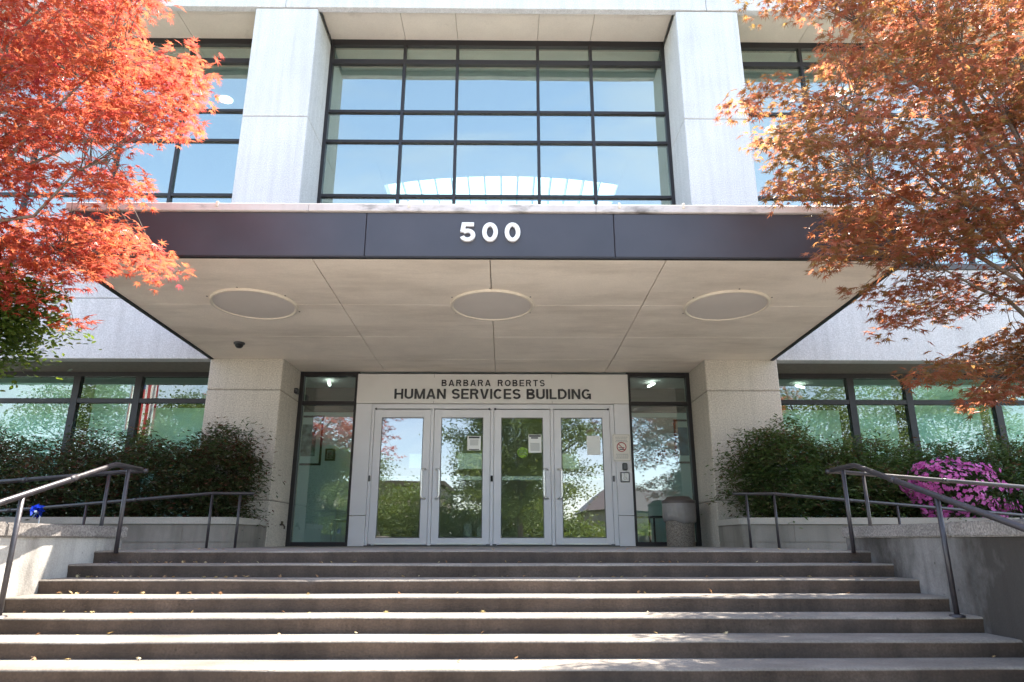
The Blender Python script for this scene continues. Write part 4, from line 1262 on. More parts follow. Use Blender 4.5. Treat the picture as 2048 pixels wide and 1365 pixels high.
# ================================================================ MAPLES
LEFT_TWIGS="-328,522,373;-598,572,444;-374,583,554;-465,536,408;-466,584,518;-408,450,512;-545,480,517;-424,457,403;-446,589,620;-567,581,645;-421,502,324;-381,453,326;-552,546,355;-333,494,502;-265,478,374;-396,542,478;-502,476,394;-454,499,563;-583,542,563;-306,451,320;-498,529,338;-441,483,466;-616,582,514;-368,517,568;-527,522,491;-505,509,384;-498,565,442;-661,579,628;-360,470,385;-590,542,484;-361,568,389;-435,527,524;-486,456,462;-392,567,649;-454,451,375;-627,561,652;-492,557,515;-366,560,455;-459,473,297;-599,575,364;-502,543,575;-530,495,425;-430,537,377;-406,539,590;-306,487,356;-455,460,510;-330,474,551;-316,476,415;-556,532,422;-557,552,514;-421,581,548;-487,474,543;-499,583,659;-465,578,415;-336,533,424;-410,500,416;-469,500,328;-654,577,582;-370,479,517;-383,497,448;-330,472,466;-523,579,386;-525,509,336;-435,523,454;-414,482,367;-590,578,585;-351,466,411;-457,515,405;-564,590,435;-460,552,547;-532,501,542;-453,556,609;-342,499,442;-555,533,538;-307,515,412;-406,500,513;-307,537,377;-357,504,364;-405,461,418;-568,588,634;-514,490,508;-575,543,596;-512,588,552;-450,548,490;-607,569,445;-523,475,457;-572,553,347;-494,587,612;-306,573,452;-345,464,321;-415,584,490;-513,535,397;-369,522,612;-342,516,501;-341,459,504;-536,553,602;-430,512,598;-644,567,620;-446,468,347;-380,526,489;-515,541,462;-369,581,449;-447,515,543;-364,552,462;-389,541,580;-432,486,530;-636,572,513;-273,484,340;-530,577,483;-465,489,440;-387,556,383;-415,579,594;-450,454,525;-495,508,561;-411,453,316;-442,557,359;-484,581,510;-295,489,381;-600,528,557;-459,489,408;-423,462,469;-456,463,296;-484,451,422;-565,549,390;-521,486,381;-423,536,386;-369,529,414;-502,560,430;-390,465,372;-558,577,370;-453,521,442;-553,526,482;-461,589,414;-604,551,477;-488,542,620;-401,504,408;-568,583,456;-358,565,404;-330,486,564;-534,466,531;-299,553,407;-400,510,574;-338,525,368;-554,535,554;-506,501,325;-327,481,468;-431,459,401;-351,468,422;-494,578,599;-386,478,507;-592,551,591;-412,456,504;-549,550,470;-587,582,639;-570,530,433;-322,464,311;-395,526,349;-476,508,499;-390,529,533;-530,564,524;-335,557,425;-445,559,531;-631,567,626;-458,524,538;-396,581,457;-501,533,350;-573,570,551;-505,542,509;-588,589,515;-422,559,639;-445,533,472;-457,585,630;-469,523,591;-567,524,524;-357,514,473;-369,490,547;-275,460,332;-323,468,526;-641,582,514;-289,464,375;-499,553,579;-511,559,380;-524,511,574;-473,506,393;-489,468,499;-489,462,398;-496,571,660;-456,464,369;-432,547,398;-360,466,369;-423,574,579;-437,452,303;-365,465,478;-398,565,504;-468,578,461;-407,555,426;-482,460,462;-323,480,389;-473,500,349;-518,519,406;-452,456,454;-482,464,331;-572,488,561;-552,538,342;-283,517,402;-389,471,340;-362,574,443;-516,550,445;-568,584,478;-325,502,356;-390,524,482;-544,488,461;-580,559,397;-432,505,352;-420,494,390;-579,538,471;-634,581,588;-413,455,478;-544,485,526;-503,507,482;-596,533,593;-376,517,587;-552,528,383;-380,497,401;-510,590,642;-438,465,411;-409,518,429;-397,545,549;-541,587,436;-314,478,453;-568,539,626;-570,571,562;-470,585,528;-374,452,431;-415,571,662;-469,515,511;-508,579,502;-307,561,381;-605,590,370;-322,559,435;-326,488,517;-606,558,517;-355,526,455;-492,580,370;-390,480,383;-257,465,327;-621,584,442;-492,489,313;-391,484,550;-528,534,545;-428,582,629;-600,524,557;-407,558,594;-336,494,556;-518,459,496;-498,468,412;-424,563,469;-400,537,388;-440,476,304;-480,556,466;-455,487,423;-468,536,578;-434,514,572;-317,457,376;-460,532,397;-512,534,618;-529,588,574;-364,460,481;-454,586,683;-515,496,372;-316,453,306;-316,451,497;-617,585,649;-557,582,630;-490,531,546;-363,549,415;-273,505,385;-662,585,637;-571,557,451;-503,568,406;-544,479,487;-330,514,386;-555,560,496;-582,567,378;-438,579,384;-311,495,352;-347,489,367;-514,521,425;-529,470,538;-416,551,512;-425,504,479;-485,456,460;-488,540,370;-385,525,533;-415,495,342;-420,580,549;-458,491,529;-605,577,584;-527,547,347;-316,565,397;-522,589,633;-559,498,554;-491,493,498;-592,530,605;-457,571,545;-334,495,438;-453,488,377;-656,562,653;-320,566,446;-380,556,597;-378,573,556;-370,479,524;-359,512,593;-526,527,581;-455,478,478;-377,494,333;-370,514,501;-409,557,626;-524,508,320;-531,545,533;-424,579,474;-480,488,322;-623,555,540;-467,564,481;-287,470,383;-462,564,643;-472,536,432;-374,502,406;-448,452,336;-596,579,478;-519,476,399;-304,469,442;-476,457,294;-302,450,327;-522,588,379;-590,566,418;-371,576,478;-607,551,633;-458,506,458;-490,517,521;-363,454,400;-286,507,413;-379,450,421;-373,545,390;-546,527,487;-402,484,382;-369,464,306;-550,541,427;-308,458,492;-497,575,507;-343,460,335;-543,576,462;-532,542,388;-432,532,408;-448,496,571;-413,585,427;-480,476,435;-430,518,348;-480,531,343;-351,502,375;-308,489,342;-433,520,514;-451,471,532;-330,529,406;-439,568,405;-444,476,431;-464,562,562;-456,520,376;-440,484,373;-571,573,564;-615,573,595;-376,487,474;-489,584,601;-538,488,501;-566,588,394;-329,465,377;-414,581,571;-437,538,569;-447,564,369;-505,458,510;-304,505,379;-578,567,634;-634,587,679;-370,530,359;-547,539,600;-368,535,601;-339,520,507;-607,538,574;-251,462,379;-512,500,461;-395,577,626;-654,561,639;-494,496,387;-497,584,643;-478,536,622;-267,484,356;-456,577,451;-304,555,415;-432,453,473;-555,498,555;-555,584,521;-388,462,482;-455,481,329;-372,457,520;-542,517,350;-369,527,493;-612,564,516;-302,454,317;-512,549,543;-375,552,645;-604,574,419;-388,558,505;-576,546,388;-402,477,409;-486,577,442;-502,504,324;-303,456,480;-334,582,453;-479,529,516;-370,546,409;-342,504,587;-519,580,486;-394,583,453;-416,458,300;-456,507,484;-425,485,520;-549,551,421;-378,474,317;-250,451,330;-407,478,553;-470,507,358;-492,492,566;-422,579,511;-335,496,471;-601,564,463;-422,535,457;-556,516,474;-287,450,430;-690,589,684;-483,547,474;-380,527,547;-406,564,578;-446,583,602;-493,553,362;-432,552,383;-484,466,540;-576,556,621;-320,513,350;-389,455,350;-615,569,661;-359,548,453;-318,456,389;-495,517,435;-524,550,612;-470,464,408;-480,577,647;-449,575,394;-473,466,459;-262,465,384;-640,565,562;-559,589,575;-402,516,360;-625,544,619;-528,535,508;-534,471,478;-284,502,379;-553,536,541;-593,535,518;-562,528,588;-541,579,468;-382,483,460;-406,538,626;-493,571,556;-500,469,371;-434,486,330;-352,480,354;-543,463,537;-542,496,576;-552,566,517;-581,567,380;-438,510,374;-510,494,308;-534,526,376;-486,456,504;-288,536,410;-365,532,399;-471,494,480;-299,456,482;-462,512,539;-543,577,415;-536,505,427;-327,531,422;-368,471,414;-519,451,499;-659,588,585;-514,524,468;-452,589,454;-509,488,512;-345,459,464;-634,575,510;-428,542,438;-336,453,308;-381,516,579;-422,573,532;-408,479,385;-401,586,437;-322,571,382;-590,543,443;-516,537,408;-485,552,359;-407,462,517;-555,499,460;-467,498,397;-451,562,596;-268,466,314;-594,576,665;-315,456,416;-382,530,456;-347,522,508;-430,498,500;-393,534,510;-424,453,441;-386,590,570;-437,456,373;-354,478,515;-503,452,451;-576,584,598;-617,588,617;-625,586,446;-587,562,498;-539,578,472;-507,587,613;-343,510,544;-381,588,388;-485,580,388;-396,457,294;-472,540,496;-454,496,345;-403,491,282;-513,549,334;-297,478,282;-350,527,304;-366,469,273;-457,505,299;-518,514,285;-407,549,315;-446,472,275;-549,557,312;-499,489,280;-453,540,312;-490,522,313;-429,567,340;-399,527,318;-344,567,328;-315,474,268;-309,501,289;-431,532,324;-442,554,328;-379,568,339;-418,470,282;-489,507,287;-428,506,303;-340,485,289;-534,537,307;-471,472,277;-382,489,290;-378,552,310;-280,463,260;-507,522,303;-477,553,324;-514,566,336;-365,516,309;-478,494,301;-301,464,279;-440,558,340;-542,558,335;-463,560,337;-337,509,283;-488,476,281;-399,477,292;-389,462,281;-523,553,311;-361,542,325;-329,540,301;-394,512,299;-403,493,235;-528,537,270;-449,564,244;-286,507,225;-574,582,293;-390,575,289;-377,557,231;-503,592,307;-335,494,244;-508,519,211;-515,583,265;-578,598,248;-342,559,268;-348,538,244;-469,600,243;-484,497,255;-501,553,248;-544,573,251;-446,588,299;-442,518,254;-479,502,214;-424,524,208;-380,539,269;-427,578,268;-416,529,240;-474,552,225;-454,533,238;-391,507,207;-548,594,240;-460,531,278;-533,580,301;-316,525,255;-491,597,256;-382,589,255;-401,551,256;-431,596,249;-436,505,225;-435,540,267;-470,522,256;-523,571,232;-492,555,287;-380,510,235;-378,561,256;-354,515,265;-369,495,219;-452,596,271;-407,527,266;-468,547,257;-411,598,281;-489,571,265;-460,502,229;-330,551,241;-334,497,207;-481,585,288;-511,562,276;-445,491,248;-595,597,311;-310,494,247;-413,576,246;-335,521,225;-455,574,278;-495,534,255;-393,598,298;-539,554,225;-534,541,278;-338,520,246;-548,587,280;-404,493,201;-572,567,287;-457,505,206;-366,544,244;-521,556,260;-458,552,234;-359,598,289;-522,524,264;-466,592,236;-384,580,280;-328,587,263;-394,516,238;-483,526,242;-354,534,231;-350,547,270;-423,521,272;-406,574,289;-427,554,269;-508,519,214;-488,496,225;-488,576,235;-534,584,266;-383,518,211;-352,572,273;-434,527,236;-398,552,276;-377,530,257;-374,599,265;-433,558,231;-286,506,225;-570,592,296;-503,594,265;-580,596,251;-364,563,248;-468,532,274;-519,598,306;-513,576,256;-320,547,257;-371,498,233;-433,566,249;-496,536,281;-372,502,260;-372,571,270;-413,535,240;-437,581,296;-513,557,225;-388,567,242;-304,568,238;-406,542,259;-513,565,292;-470,505,255;-506,513,246;-452,564,264;-462,542,254;-474,598,290;-332,503,212;-415,495,255;-384,544,227;-463,508,234;-268,494,213;-428,588,263;-565,589,245;-461,532,202;-386,514,193;-427,490,191;-480,497,170;-535,548,211;-391,487,192;-509,526,200;-493,504,198;-423,547,209;-448,487,178;-454,495,195;-423,516,204;-365,502,187;-404,539,207;-480,525,185;-488,544,195;-435,535,202;-354,535,180;"
RIGHT_TWIGS="381,574,299;381,577,584;596,531,576;272,606,403;534,505,397;621,600,351;490,507,329;253,522,319;610,598,466;605,546,526;401,544,474;523,537,552;527,608,423;640,599,643;430,497,269;568,504,472;341,492,498;532,608,583;463,500,472;343,489,317;552,548,289;364,490,390;402,486,466;667,615,534;399,557,348;444,614,312;447,549,542;537,547,478;324,542,422;301,579,353;308,508,337;481,523,388;327,564,305;405,619,632;510,495,265;525,610,338;447,578,453;547,620,529;347,562,508;511,519,513;376,600,346;451,587,368;395,560,516;378,601,471;425,601,525;610,582,395;433,564,314;339,491,247;545,553,348;366,564,476;393,552,422;345,545,361;508,536,285;559,604,383;459,554,587;431,495,541;524,582,629;355,608,395;566,604,624;392,495,341;488,599,305;649,584,502;382,549,285;358,571,551;335,516,394;340,528,551;544,481,388;500,483,324;400,514,264;710,620,579;568,508,413;670,619,451;522,523,353;470,482,419;583,542,515;240,484,322;449,486,303;483,541,558;495,616,421;291,504,431;259,535,303;643,575,606;248,565,376;445,616,454;379,522,314;339,497,478;591,569,574;588,543,468;401,491,478;601,574,443;580,613,456;616,598,361;468,499,474;342,500,328;436,617,622;285,484,355;463,482,364;357,480,431;543,567,477;595,605,497;405,569,460;545,552,424;525,594,570;565,563,308;521,569,530;446,615,554;534,525,566;479,484,524;418,620,364;461,595,349;305,592,381;428,547,520;680,611,639;444,558,391;333,480,264;431,579,568;561,573,372;400,481,393;521,618,653;433,593,508;339,605,449;480,532,327;348,583,353;509,484,437;517,573,318;477,554,447;391,598,609;629,589,538;318,529,368;480,594,527;421,565,324;401,570,368;398,617,426;556,508,373;352,530,299;644,596,474;334,492,517;427,512,298;268,522,355;593,620,572;509,486,270;299,518,421;605,588,305;357,600,420;387,508,266;371,548,322;594,568,404;477,595,407;640,572,602;585,545,520;383,518,466;328,534,436;480,573,600;573,598,441;418,484,483;570,561,604;369,560,557;406,544,433;445,617,302;379,491,318;592,528,446;529,604,398;439,525,569;547,544,468;533,488,500;271,488,285;512,598,477;554,517,524;480,481,521;327,570,476;507,614,319;439,569,355;301,601,390;263,563,379;466,489,278;525,490,400;371,620,475;688,600,598;528,517,344;489,533,410;391,555,465;712,613,652;447,616,456;423,596,519;545,592,552;499,549,361;641,605,400;392,540,290;363,497,410;520,485,314;529,526,297;479,610,558;415,584,621;469,494,359;386,594,504;598,591,367;479,486,321;346,604,372;573,601,497;394,525,365;623,547,483;591,616,608;439,549,506;335,540,386;251,488,333;554,487,429;663,587,535;421,615,556;363,590,433;488,559,466;662,597,457;416,524,330;342,513,557;561,551,362;464,594,513;365,603,325;302,518,448;467,565,312;426,499,437;526,620,664;350,507,312;562,556,604;391,484,274;377,546,585;633,565,582;362,489,490;563,557,410;302,501,334;419,489,319;609,596,464;378,560,370;434,554,384;491,613,469;548,589,304;595,603,567;456,612,394;266,541,360;441,536,575;624,617,673;503,529,511;498,484,435;237,507,293;573,558,328;428,597,440;412,520,400;617,520,566;298,593,354;293,502,278;549,509,330;501,615,410;293,542,410;532,559,488;548,518,400;428,559,278;368,566,312;319,595,398;488,514,364;516,486,316;580,582,634;397,556,472;461,559,610;630,598,370;576,543,532;431,573,478;349,491,359;688,614,603;489,600,365;453,613,348;409,582,514;397,620,608;602,613,326;513,483,278;425,490,519;472,587,573;480,563,382;653,603,482;551,613,467;272,569,319;347,539,433;525,588,593;402,598,302;383,485,442;351,592,489;562,617,515;554,615,344;376,512,294;338,530,551;589,583,364;343,492,492;405,576,559;300,484,335;460,495,270;455,614,630;469,538,474;459,540,314;608,615,520;305,480,412;425,499,278;607,542,450;350,497,261;596,569,414;479,485,424;411,616,350;413,567,356;443,568,419;247,500,346;432,535,376;531,570,328;588,603,461;466,486,496;564,505,453;497,527,414;672,578,633;408,546,518;226,480,279;652,603,559;548,562,291;496,615,469;406,612,633;592,558,580;568,524,498;272,509,288;459,612,526;414,510,341;514,511,547;494,522,363;350,602,417;544,523,394;522,484,475;411,556,597;464,537,536;319,539,333;545,611,382;437,619,560;490,593,347;528,556,490;504,598,418;649,606,603;529,571,392;607,579,476;556,620,464;509,481,264;590,578,299;642,580,506;276,560,361;641,601,434;382,513,400;350,611,360;322,553,457;356,604,490;412,608,307;337,506,528;521,605,618;644,598,375;429,510,500;397,586,505;372,509,468;470,597,591;358,571,554;396,536,266;358,503,333;446,565,290;516,484,321;281,520,342;348,485,246;415,556,463;386,482,507;315,487,447;488,618,671;466,604,392;535,542,434;432,535,414;467,543,482;606,586,364;594,586,420;454,510,440;708,618,661;309,544,417;578,603,650;491,617,560;242,511,336;389,579,330;593,618,595;492,539,287;385,548,438;581,540,539;458,541,383;494,604,506;570,592,544;514,489,401;429,588,435;570,491,517;311,584,392;376,551,391;395,486,310;490,531,422;387,523,531;319,560,320;562,528,392;413,585,563;350,534,497;450,595,545;467,481,270;498,511,560;504,571,343;327,505,410;619,582,460;557,512,473;605,565,573;534,527,336;560,589,305;527,488,481;312,539,382;548,546,284;426,483,470;347,486,531;404,600,498;664,558,599;591,619,487;608,530,485;343,598,479;540,567,607;570,575,500;528,481,334;549,604,400;399,535,300;341,516,349;459,575,316;404,593,390;415,536,374;518,554,499;372,556,596;630,574,611;537,603,470;486,489,502;284,567,399;375,480,268;574,532,346;430,493,377;362,529,270;450,528,550;502,618,464;334,606,428;392,612,640;361,485,420;424,534,436;701,592,638;398,585,305;430,618,576;631,610,517;499,603,645;268,492,322;569,562,443;454,549,499;523,597,514;602,548,394;585,509,550;312,480,362;577,620,616;464,574,453;612,617,415;255,489,279;331,523,535;518,604,600;390,516,519;412,615,452;368,578,437;276,571,336;663,619,606;550,506,422;488,493,280;476,535,403;619,584,326;457,554,594;333,532,435;579,554,539;345,582,314;646,598,373;583,498,488;438,515,336;667,600,466;498,604,377;395,582,538;504,561,577;516,578,298;537,529,321;353,482,511;420,489,305;386,611,354;569,546,595;372,538,476;477,618,507;332,524,311;537,518,500;489,484,442;544,606,345;396,543,370;625,584,559;500,569,341;430,481,447;588,556,332;564,616,434;674,588,532;338,592,372;356,481,332;445,511,270;437,578,407;522,613,562;719,609,664;434,571,318;315,517,345;376,541,413;359,561,594;546,542,375;435,520,485;598,613,491;456,496,384;276,569,391;480,528,523;534,585,472;436,505,416;228,490,327;397,539,288;486,512,341;444,603,643;459,606,560;618,556,460;634,562,602;302,491,309;276,574,334;524,531,426;354,595,469;403,532,507;355,503,275;707,613,550;417,616,481;419,617,594;317,563,355;323,618,353;522,613,503;621,615,406;439,586,360;341,495,408;406,508,374;387,597,541;490,567,559;557,601,628;356,556,326;673,609,452;420,619,307;426,518,542;364,607,322;353,519,479;530,534,310;597,522,516;498,547,385;555,595,385;479,575,518;622,611,536;364,570,517;499,616,372;500,571,437;464,507,310;327,504,536;543,515,550;480,538,280;595,552,581;561,614,486;588,611,339;292,522,382;360,574,395;592,562,368;343,501,339;530,504,489;626,542,496;631,607,607;546,607,554;398,580,621;616,614,668;447,574,446;401,613,408;377,487,318;314,592,439;476,489,430;468,518,486;452,610,510;410,499,457;390,490,412;630,619,350;558,515,382;489,589,591;481,595,318;370,558,574;489,502,360;448,544,407;515,518,285;396,528,519;397,513,272;237,485,313;278,590,344;335,523,290;291,504,283;277,605,396;327,610,364;263,572,378;661,617,517;395,572,447;414,548,333;386,560,286;359,542,335;522,595,327;595,534,452;554,550,491;423,495,365;492,498,526;440,592,604;554,514,432;573,581,626;269,501,488;332,570,546;324,525,507;265,518,520;303,505,476;266,577,578;304,503,501;269,547,556;347,578,577;308,580,566;314,569,528;281,542,509;307,535,537;344,546,517;275,522,488;239,514,516;360,563,569;341,554,558;247,534,530;288,560,543;315,556,567;266,537,515;248,548,551;339,564,525;245,534,511;210,527,383;264,537,409;274,521,379;242,532,398;280,533,396;218,542,401;226,524,399;259,529,390;244,521,407;372,591,299;599,596,269;474,519,252;284,519,253;526,567,273;408,544,267;335,555,254;506,609,290;569,558,264;327,510,233;446,568,280;305,584,288;315,540,273;386,504,242;548,534,238;500,508,232;500,550,271;334,591,286;569,593,298;552,590,260;344,514,258;311,604,264;366,588,258;550,534,277;595,573,299;405,583,270;369,566,280;386,526,249;254,497,227;475,586,291;451,520,260;520,529,251;302,504,259;535,597,288;275,490,259;427,529,246;407,516,259;353,534,245;505,509,259;524,498,259;638,608,310;310,511,232;284,549,243;459,548,252;332,561,288;483,542,248;420,501,231;355,518,234;542,543,259;426,569,269;575,558,245;426,609,299;405,594,299;346,584,306;480,565,268;365,542,263;317,493,228;303,559,260;473,542,266;337,569,267;504,572,258;575,598,273;502,597,268;487,500,247;602,599,268;370,591,288;463,496,230;273,498,237;388,602,286;572,576,258;304,524,274;411,602,278;503,531,236;339,501,232;511,606,287;581,573,284;344,607,323;516,561,271;302,553,284;381,493,245;331,607,294;366,492,230;300,533,252;310,584,263;620,606,272;598,608,303;552,565,277;359,582,204;517,533,201;420,525,210;317,509,188;583,594,247;475,559,228;366,528,208;555,539,233;321,547,216;534,577,215;468,516,199;419,587,240;452,585,243;401,550,208;350,542,195;610,594,256;374,580,238;446,555,228;561,570,242;339,570,222;529,592,247;503,585,234;359,552,228;463,548,208;396,504,192;394,570,227;378,562,213;539,541,221;385,594,222;518,539,226;594,584,232;460,538,224;508,501,196;330,517,210;482,510,218;428,578,225;562,559,212;394,538,226;433,508,196;336,574,191;339,501,202;478,579,220;453,505,198;427,548,228;336,553,190;357,508,183;446,524,215;487,511,194;409,590,221;292,521,207;502,567,220;323,529,183;383,576,203;588,571,247;400,575,214;483,526,204;486,549,225;407,562,127;520,524,162;437,566,180;404,493,131;458,499,164;492,563,133;428,524,163;450,496,105;489,514,146;359,490,114;485,534,111;472,493,130;473,543,175;538,556,150;476,509,182;396,549,157;396,537,125;401,494,166;517,568,193;316,496,131;375,506,155;524,555,170;451,533,119;368,515,117;366,527,150;430,497,134;532,544,192;516,567,133;430,530,144;421,520,122;356,506,135;555,565,185;487,559,171;511,539,182;546,565,112;394,520,146;426,540,173;547,554,163;505,533,137;433,492,165;462,517,146;458,555,134;472,570,195;477,561,145;490,496,157;496,546,126;454,564,165;499,524,166;521,538,123;340,521,142;444,548,153;503,545,153;458,536,170;415,496,114;441,510,143;539,540,168;414,516,155;423,566,162;503,567,168;537,569,197;355,548,140;448,490,131;481,534,156;466,497,179;394,516,120;527,554,122;516,548,147;386,545,140;451,503,162;498,567,145;474,554,129;363,493,114;479,507,105;438,563,172;496,515,147;411,533,135;395,502,128;455,521,180;523,525,165;498,504,182;452,517,128;518,569,200;420,562,134;327,491,134;473,496,136;474,535,183;409,553,168;396,558,152;420,509,166;493,566,192;439,532,143;538,568,141;424,510,132;457,519,164;348,499,130;"

def parse(s): return np.array([[float(c) / 100 for c in q.split(',')] for q in s.split(';') if q])

def maple(name, label, base, twigs, extra, mat, seed, per=(27, 40), size=(0.052, 0.073), nleaf=150, fork=1.15):
    rng = np.random.default_rng(seed)
    t = thing(name, label, 'tree', base)
    base = Vector(base)
    cl = np.concatenate([twigs, extra])
    # limbs towards groups of twigs
    k = 24
    cen = cl[rng.choice(len(cl), k, replace=False)]
    for _ in range(12):
        d = np.linalg.norm(cl[:, None] - cen[None], axis=2)
        own = d.argmin(1)
        for i in range(k):
            if (own == i).any(): cen[i] = cl[own == i].mean(0)
    f0 = base + Vector((0.03, 0.02, fork))
    bend = Vector((0.06, -0.04, fork * 0.55))
    trunk_specs = [([base + Vector((0, 0, -0.3)), base + bend * 0.4, base + bend, f0], [0.085, 0.075, 0.065, 0.06])]
    limbs = []
    for i in range(k):
        c = Vector(cen[i])
        dirv = c - f0
        pts, rad = [], []
        nseg = 7
        jit = [Vector(rng.normal(0, 0.05, 3)) for _ in range(nseg + 1)]
        for s in range(nseg + 1):
            u = s / nseg
            p = f0 + dirv * u
            p.z += 0.22 * math.sin(math.pi * u) * dirv.length / 3 - 0.0
            if 0 < s < nseg: p += jit[s]
            pts.append(p)
            rad.append(0.026 * (1 - u) ** 0.9 + 0.004)
        trunk_specs.append((pts, rad))
        limbs.append(np.array([list(p) for p in pts]))
    tubes('trunk', trunk_specs, 'bark', t, 7)
    # twigs to every cluster
    specs = []
    for i, c in enumerate(cl):
        L_ = limbs[own[i]][3:]
        j = min(np.linalg.norm(L_ - c, axis=1).argmin(), len(L_) - 2)
        u_ = rng.random()
        a = Vector(L_[j] * (1 - u_) + L_[j + 1] * u_)
        b2 = Vector(c)
        m = (a + b2) / 2 + Vector(rng.normal(0, 0.03, 3)) + Vector((0, 0, 0.04))
        specs.append(([a, m, b2], [0.0045, 0.0032, 0.0018]))
    tubes('twigs', specs, 'bark', t, 4)['kind'] = 'stuff'
    # leaves in flat layered fans round each twig end
    P_, Rr, Sz, Ti = [], [], [], []
    for i, c in enumerate(cl):
        n = int(rng.integers(per[0], per[1]))
        a = rng.uniform(0, 2 * math.pi, n)
        r_ = 0.195 * np.sqrt(rng.random(n)) * rng.uniform(0.7, 1.15)
        tilt = rng.normal(0, 0.22, 2)
        off = np.stack([r_ * np.cos(a) * 1.15, r_ * np.sin(a), rng.normal(0, 0.032, n)], 1)
        off[:, 2] += off[:, 0] * tilt[0] + off[:, 1] * tilt[1] - 1.5 * r_ * r_
        P_.append(c + off)
        rt = rots(rng, n, 0.42)
        # leaf tips point outwards and hang a little
        hx = np.stack([np.cos(a), np.sin(a), np.full(n, -0.35)], 1) + rng.normal(0, 0.35, (n, 3))
        nz = rt[:, :, 2]
        x = hx - nz * (hx * nz).sum(1)[:, None]
        x /= np.linalg.norm(x, axis=1)[:, None]
        Rr.append(np.stack([x, np.cross(nz, x), nz], 2))
        Sz.append(rng.uniform(size[0], size[1], n))
        Ti.append(np.clip(rng.normal(rng.uniform(0.15, 0.85), 0.16, n), 0, 1))
    nin = sum(len(p) for p in P_[:len(twigs)])
    P_, Rr, Sz, Ti = np.concatenate(P_), np.concatenate(Rr), np.concatenate(Sz), np.concatenate(Ti)
    # the nearest leaves singly, the rest as one crown
    order = np.argsort(P_[:nin, 1] + rng.uniform(0, 0.8, nin))
    single = order[:nleaf]
    mask = np.ones(len(P_), bool)
    mask[single] = False
    me = leaves_mesh('crown', *MAPLE, P_[mask], Rr[mask], Sz[mask], Ti[mask], mat)
    cr = bpy.data.objects.new('crown', me)
    C.objects.link(cr)
    under(cr, t)
    cr['kind'] = 'stuff'
    variants = []
    for v in range(6):
        variants.append(leaves_mesh('leaf', *MAPLE, np.zeros((1, 3)), np.eye(3)[None], np.ones(1), np.array([v / 5.0]), mat))
    for s in single:
        o = bpy.data.objects.new('leaf', variants[int(Ti[s] * 5.99)])
        C.objects.link(o)
        o.parent = t
        mw = Matrix(Rr[s].tolist()).to_4x4()
        mw.translation = Vector(P_[s]) - base
        o.matrix_local = mw @ Matrix.Scale(float(Sz[s]), 4)
    return t

def cloud(seed, n, c, r):
    rng = np.random.default_rng(seed)
    v = rng.normal(size=(n, 3))
    v /= np.linalg.norm(v, axis=1)[:, None]
    v *= (rng.random(n) ** 0.4)[:, None]
    return np.array(c) + v * np.array(r)
LT = parse(LEFT_TWIGS)
RT = parse(RIGHT_TWIGS)
exL = cloud(1, 200, (-6.0, 5.2, 4.0), (1.3, 0.9, 1.9))
exL = exL[(exL[:, 0] < -5.0) & (exL[:, 1] < 6.1)]
exR = np.concatenate([cloud(2, 170, (5.7, 5.3, 3.7), (1.5, 0.9, 2.0)), cloud(3, 60, (3.9, 5.4, 6.5), (1.7, 0.8, 0.7)), cloud(7, 90, (4.5, 3.6, 3.3), (0.9, 0.7, 0.9))])
exR = exR[((exR[:, 0] > exR[:, 1] * 0.80 + 0.25) | (exR[:, 2] > 0.13 + exR[:, 1] * 0.99)) & (exR[:, 1] < 6.2)]
maple('maple_tree', 'bright red Japanese maple overhanging the left side', (-5.5, 5.2, 0.1), LT, exL, 'maple_red', 11)
maple('maple_tree', 'bronze orange Japanese maple overhanging the right side', (5.3, 5.5, 0.1), RT, exR, 'maple_brown', 12)

# ================================================================ SHRUBS
def shrub(name, label, c, r, n, mat, shape, size, seed, group=None, flat=0.45, stems=10, cat='shrub', hollow=0.45, top=0.0, clump=0.10):
    rng = np.random.default_rng(seed)
    t = thing(name, label, cat, (c[0], c[1], 0.30 if c[1] > 7 else 0.1), group)
    nc = max(12, n // 22)
    v = rng.normal(size=(nc, 3))
    v /= np.linalg.norm(v, axis=1)[:, None]
    v *= (hollow + (1 - hollow) * rng.random(nc) ** 0.6)[:, None]
    lump = 1 + 0.22 * np.sin(v[:, 0] * 5 + seed) * np.cos(v[:, 1] * 4 + seed * 2) + rng.normal(0, 0.07, nc)
    cc = np.array(c) + v * np.array(r) * lump[:, None]
    cc[:, 2] = np.maximum(cc[:, 2], 0.22 if c[1] > 7 else 0.2)
    idx = rng.integers(0, nc, n)
    off = rng.normal(0, clump, (n, 3)) * np.array([1.3, 1.1, 0.28])
    off[:, 2] -= 2.0 * (off[:, 0] ** 2 + off[:, 1] ** 2)
    pos = cc[idx] + off
    tint = np.clip(rng.uniform(0.0, 1.0, nc)[idx] * 0.75 + rng.normal(0.12, 0.18, n), 0, 1)
    rt = rots(rng, n, flat)
    me = leaves_mesh('foliage', *shape, pos, rt, rng.uniform(size[0], size[1], n), tint, mat)
    o = bpy.data.objects.new('foliage', me)
    C.objects.link(o)
    under(o, t)
    o['kind'] = 'stuff'
    zb = t.location.z
    sp = []
    for i in rng.choice(nc, min(stems, nc), replace=False):
        b0 = Vector((c[0] + rng.uniform(-0.3, 0.3) * r[0], c[1] + rng.uniform(-0.3, 0.3) * r[1], zb - 0.05))
        e = Vector(cc[i])
        m = Vector((b0.x * 0.6 + e.x * 0.4, b0.y * 0.6 + e.y * 0.4, (b0.z + e.z) / 2))
        sp.append(([b0, m, e], [0.010, 0.008, 0.004]))
    tubes('stems', sp, 'bark_d', t, 5)['kind'] = 'stuff'
    return t
gl_ = 'hedge plants left of the doors'
shrub('nandina_shrub', 'dark reddish nandina at the right end of the left hedge, against the column', (-3.95, 9.42, 0.95), (0.62, 0.48, 0.68), 13520, 'nandina_d', LANCE, (0.05, 0.085), 21, gl_, clump=0.085)
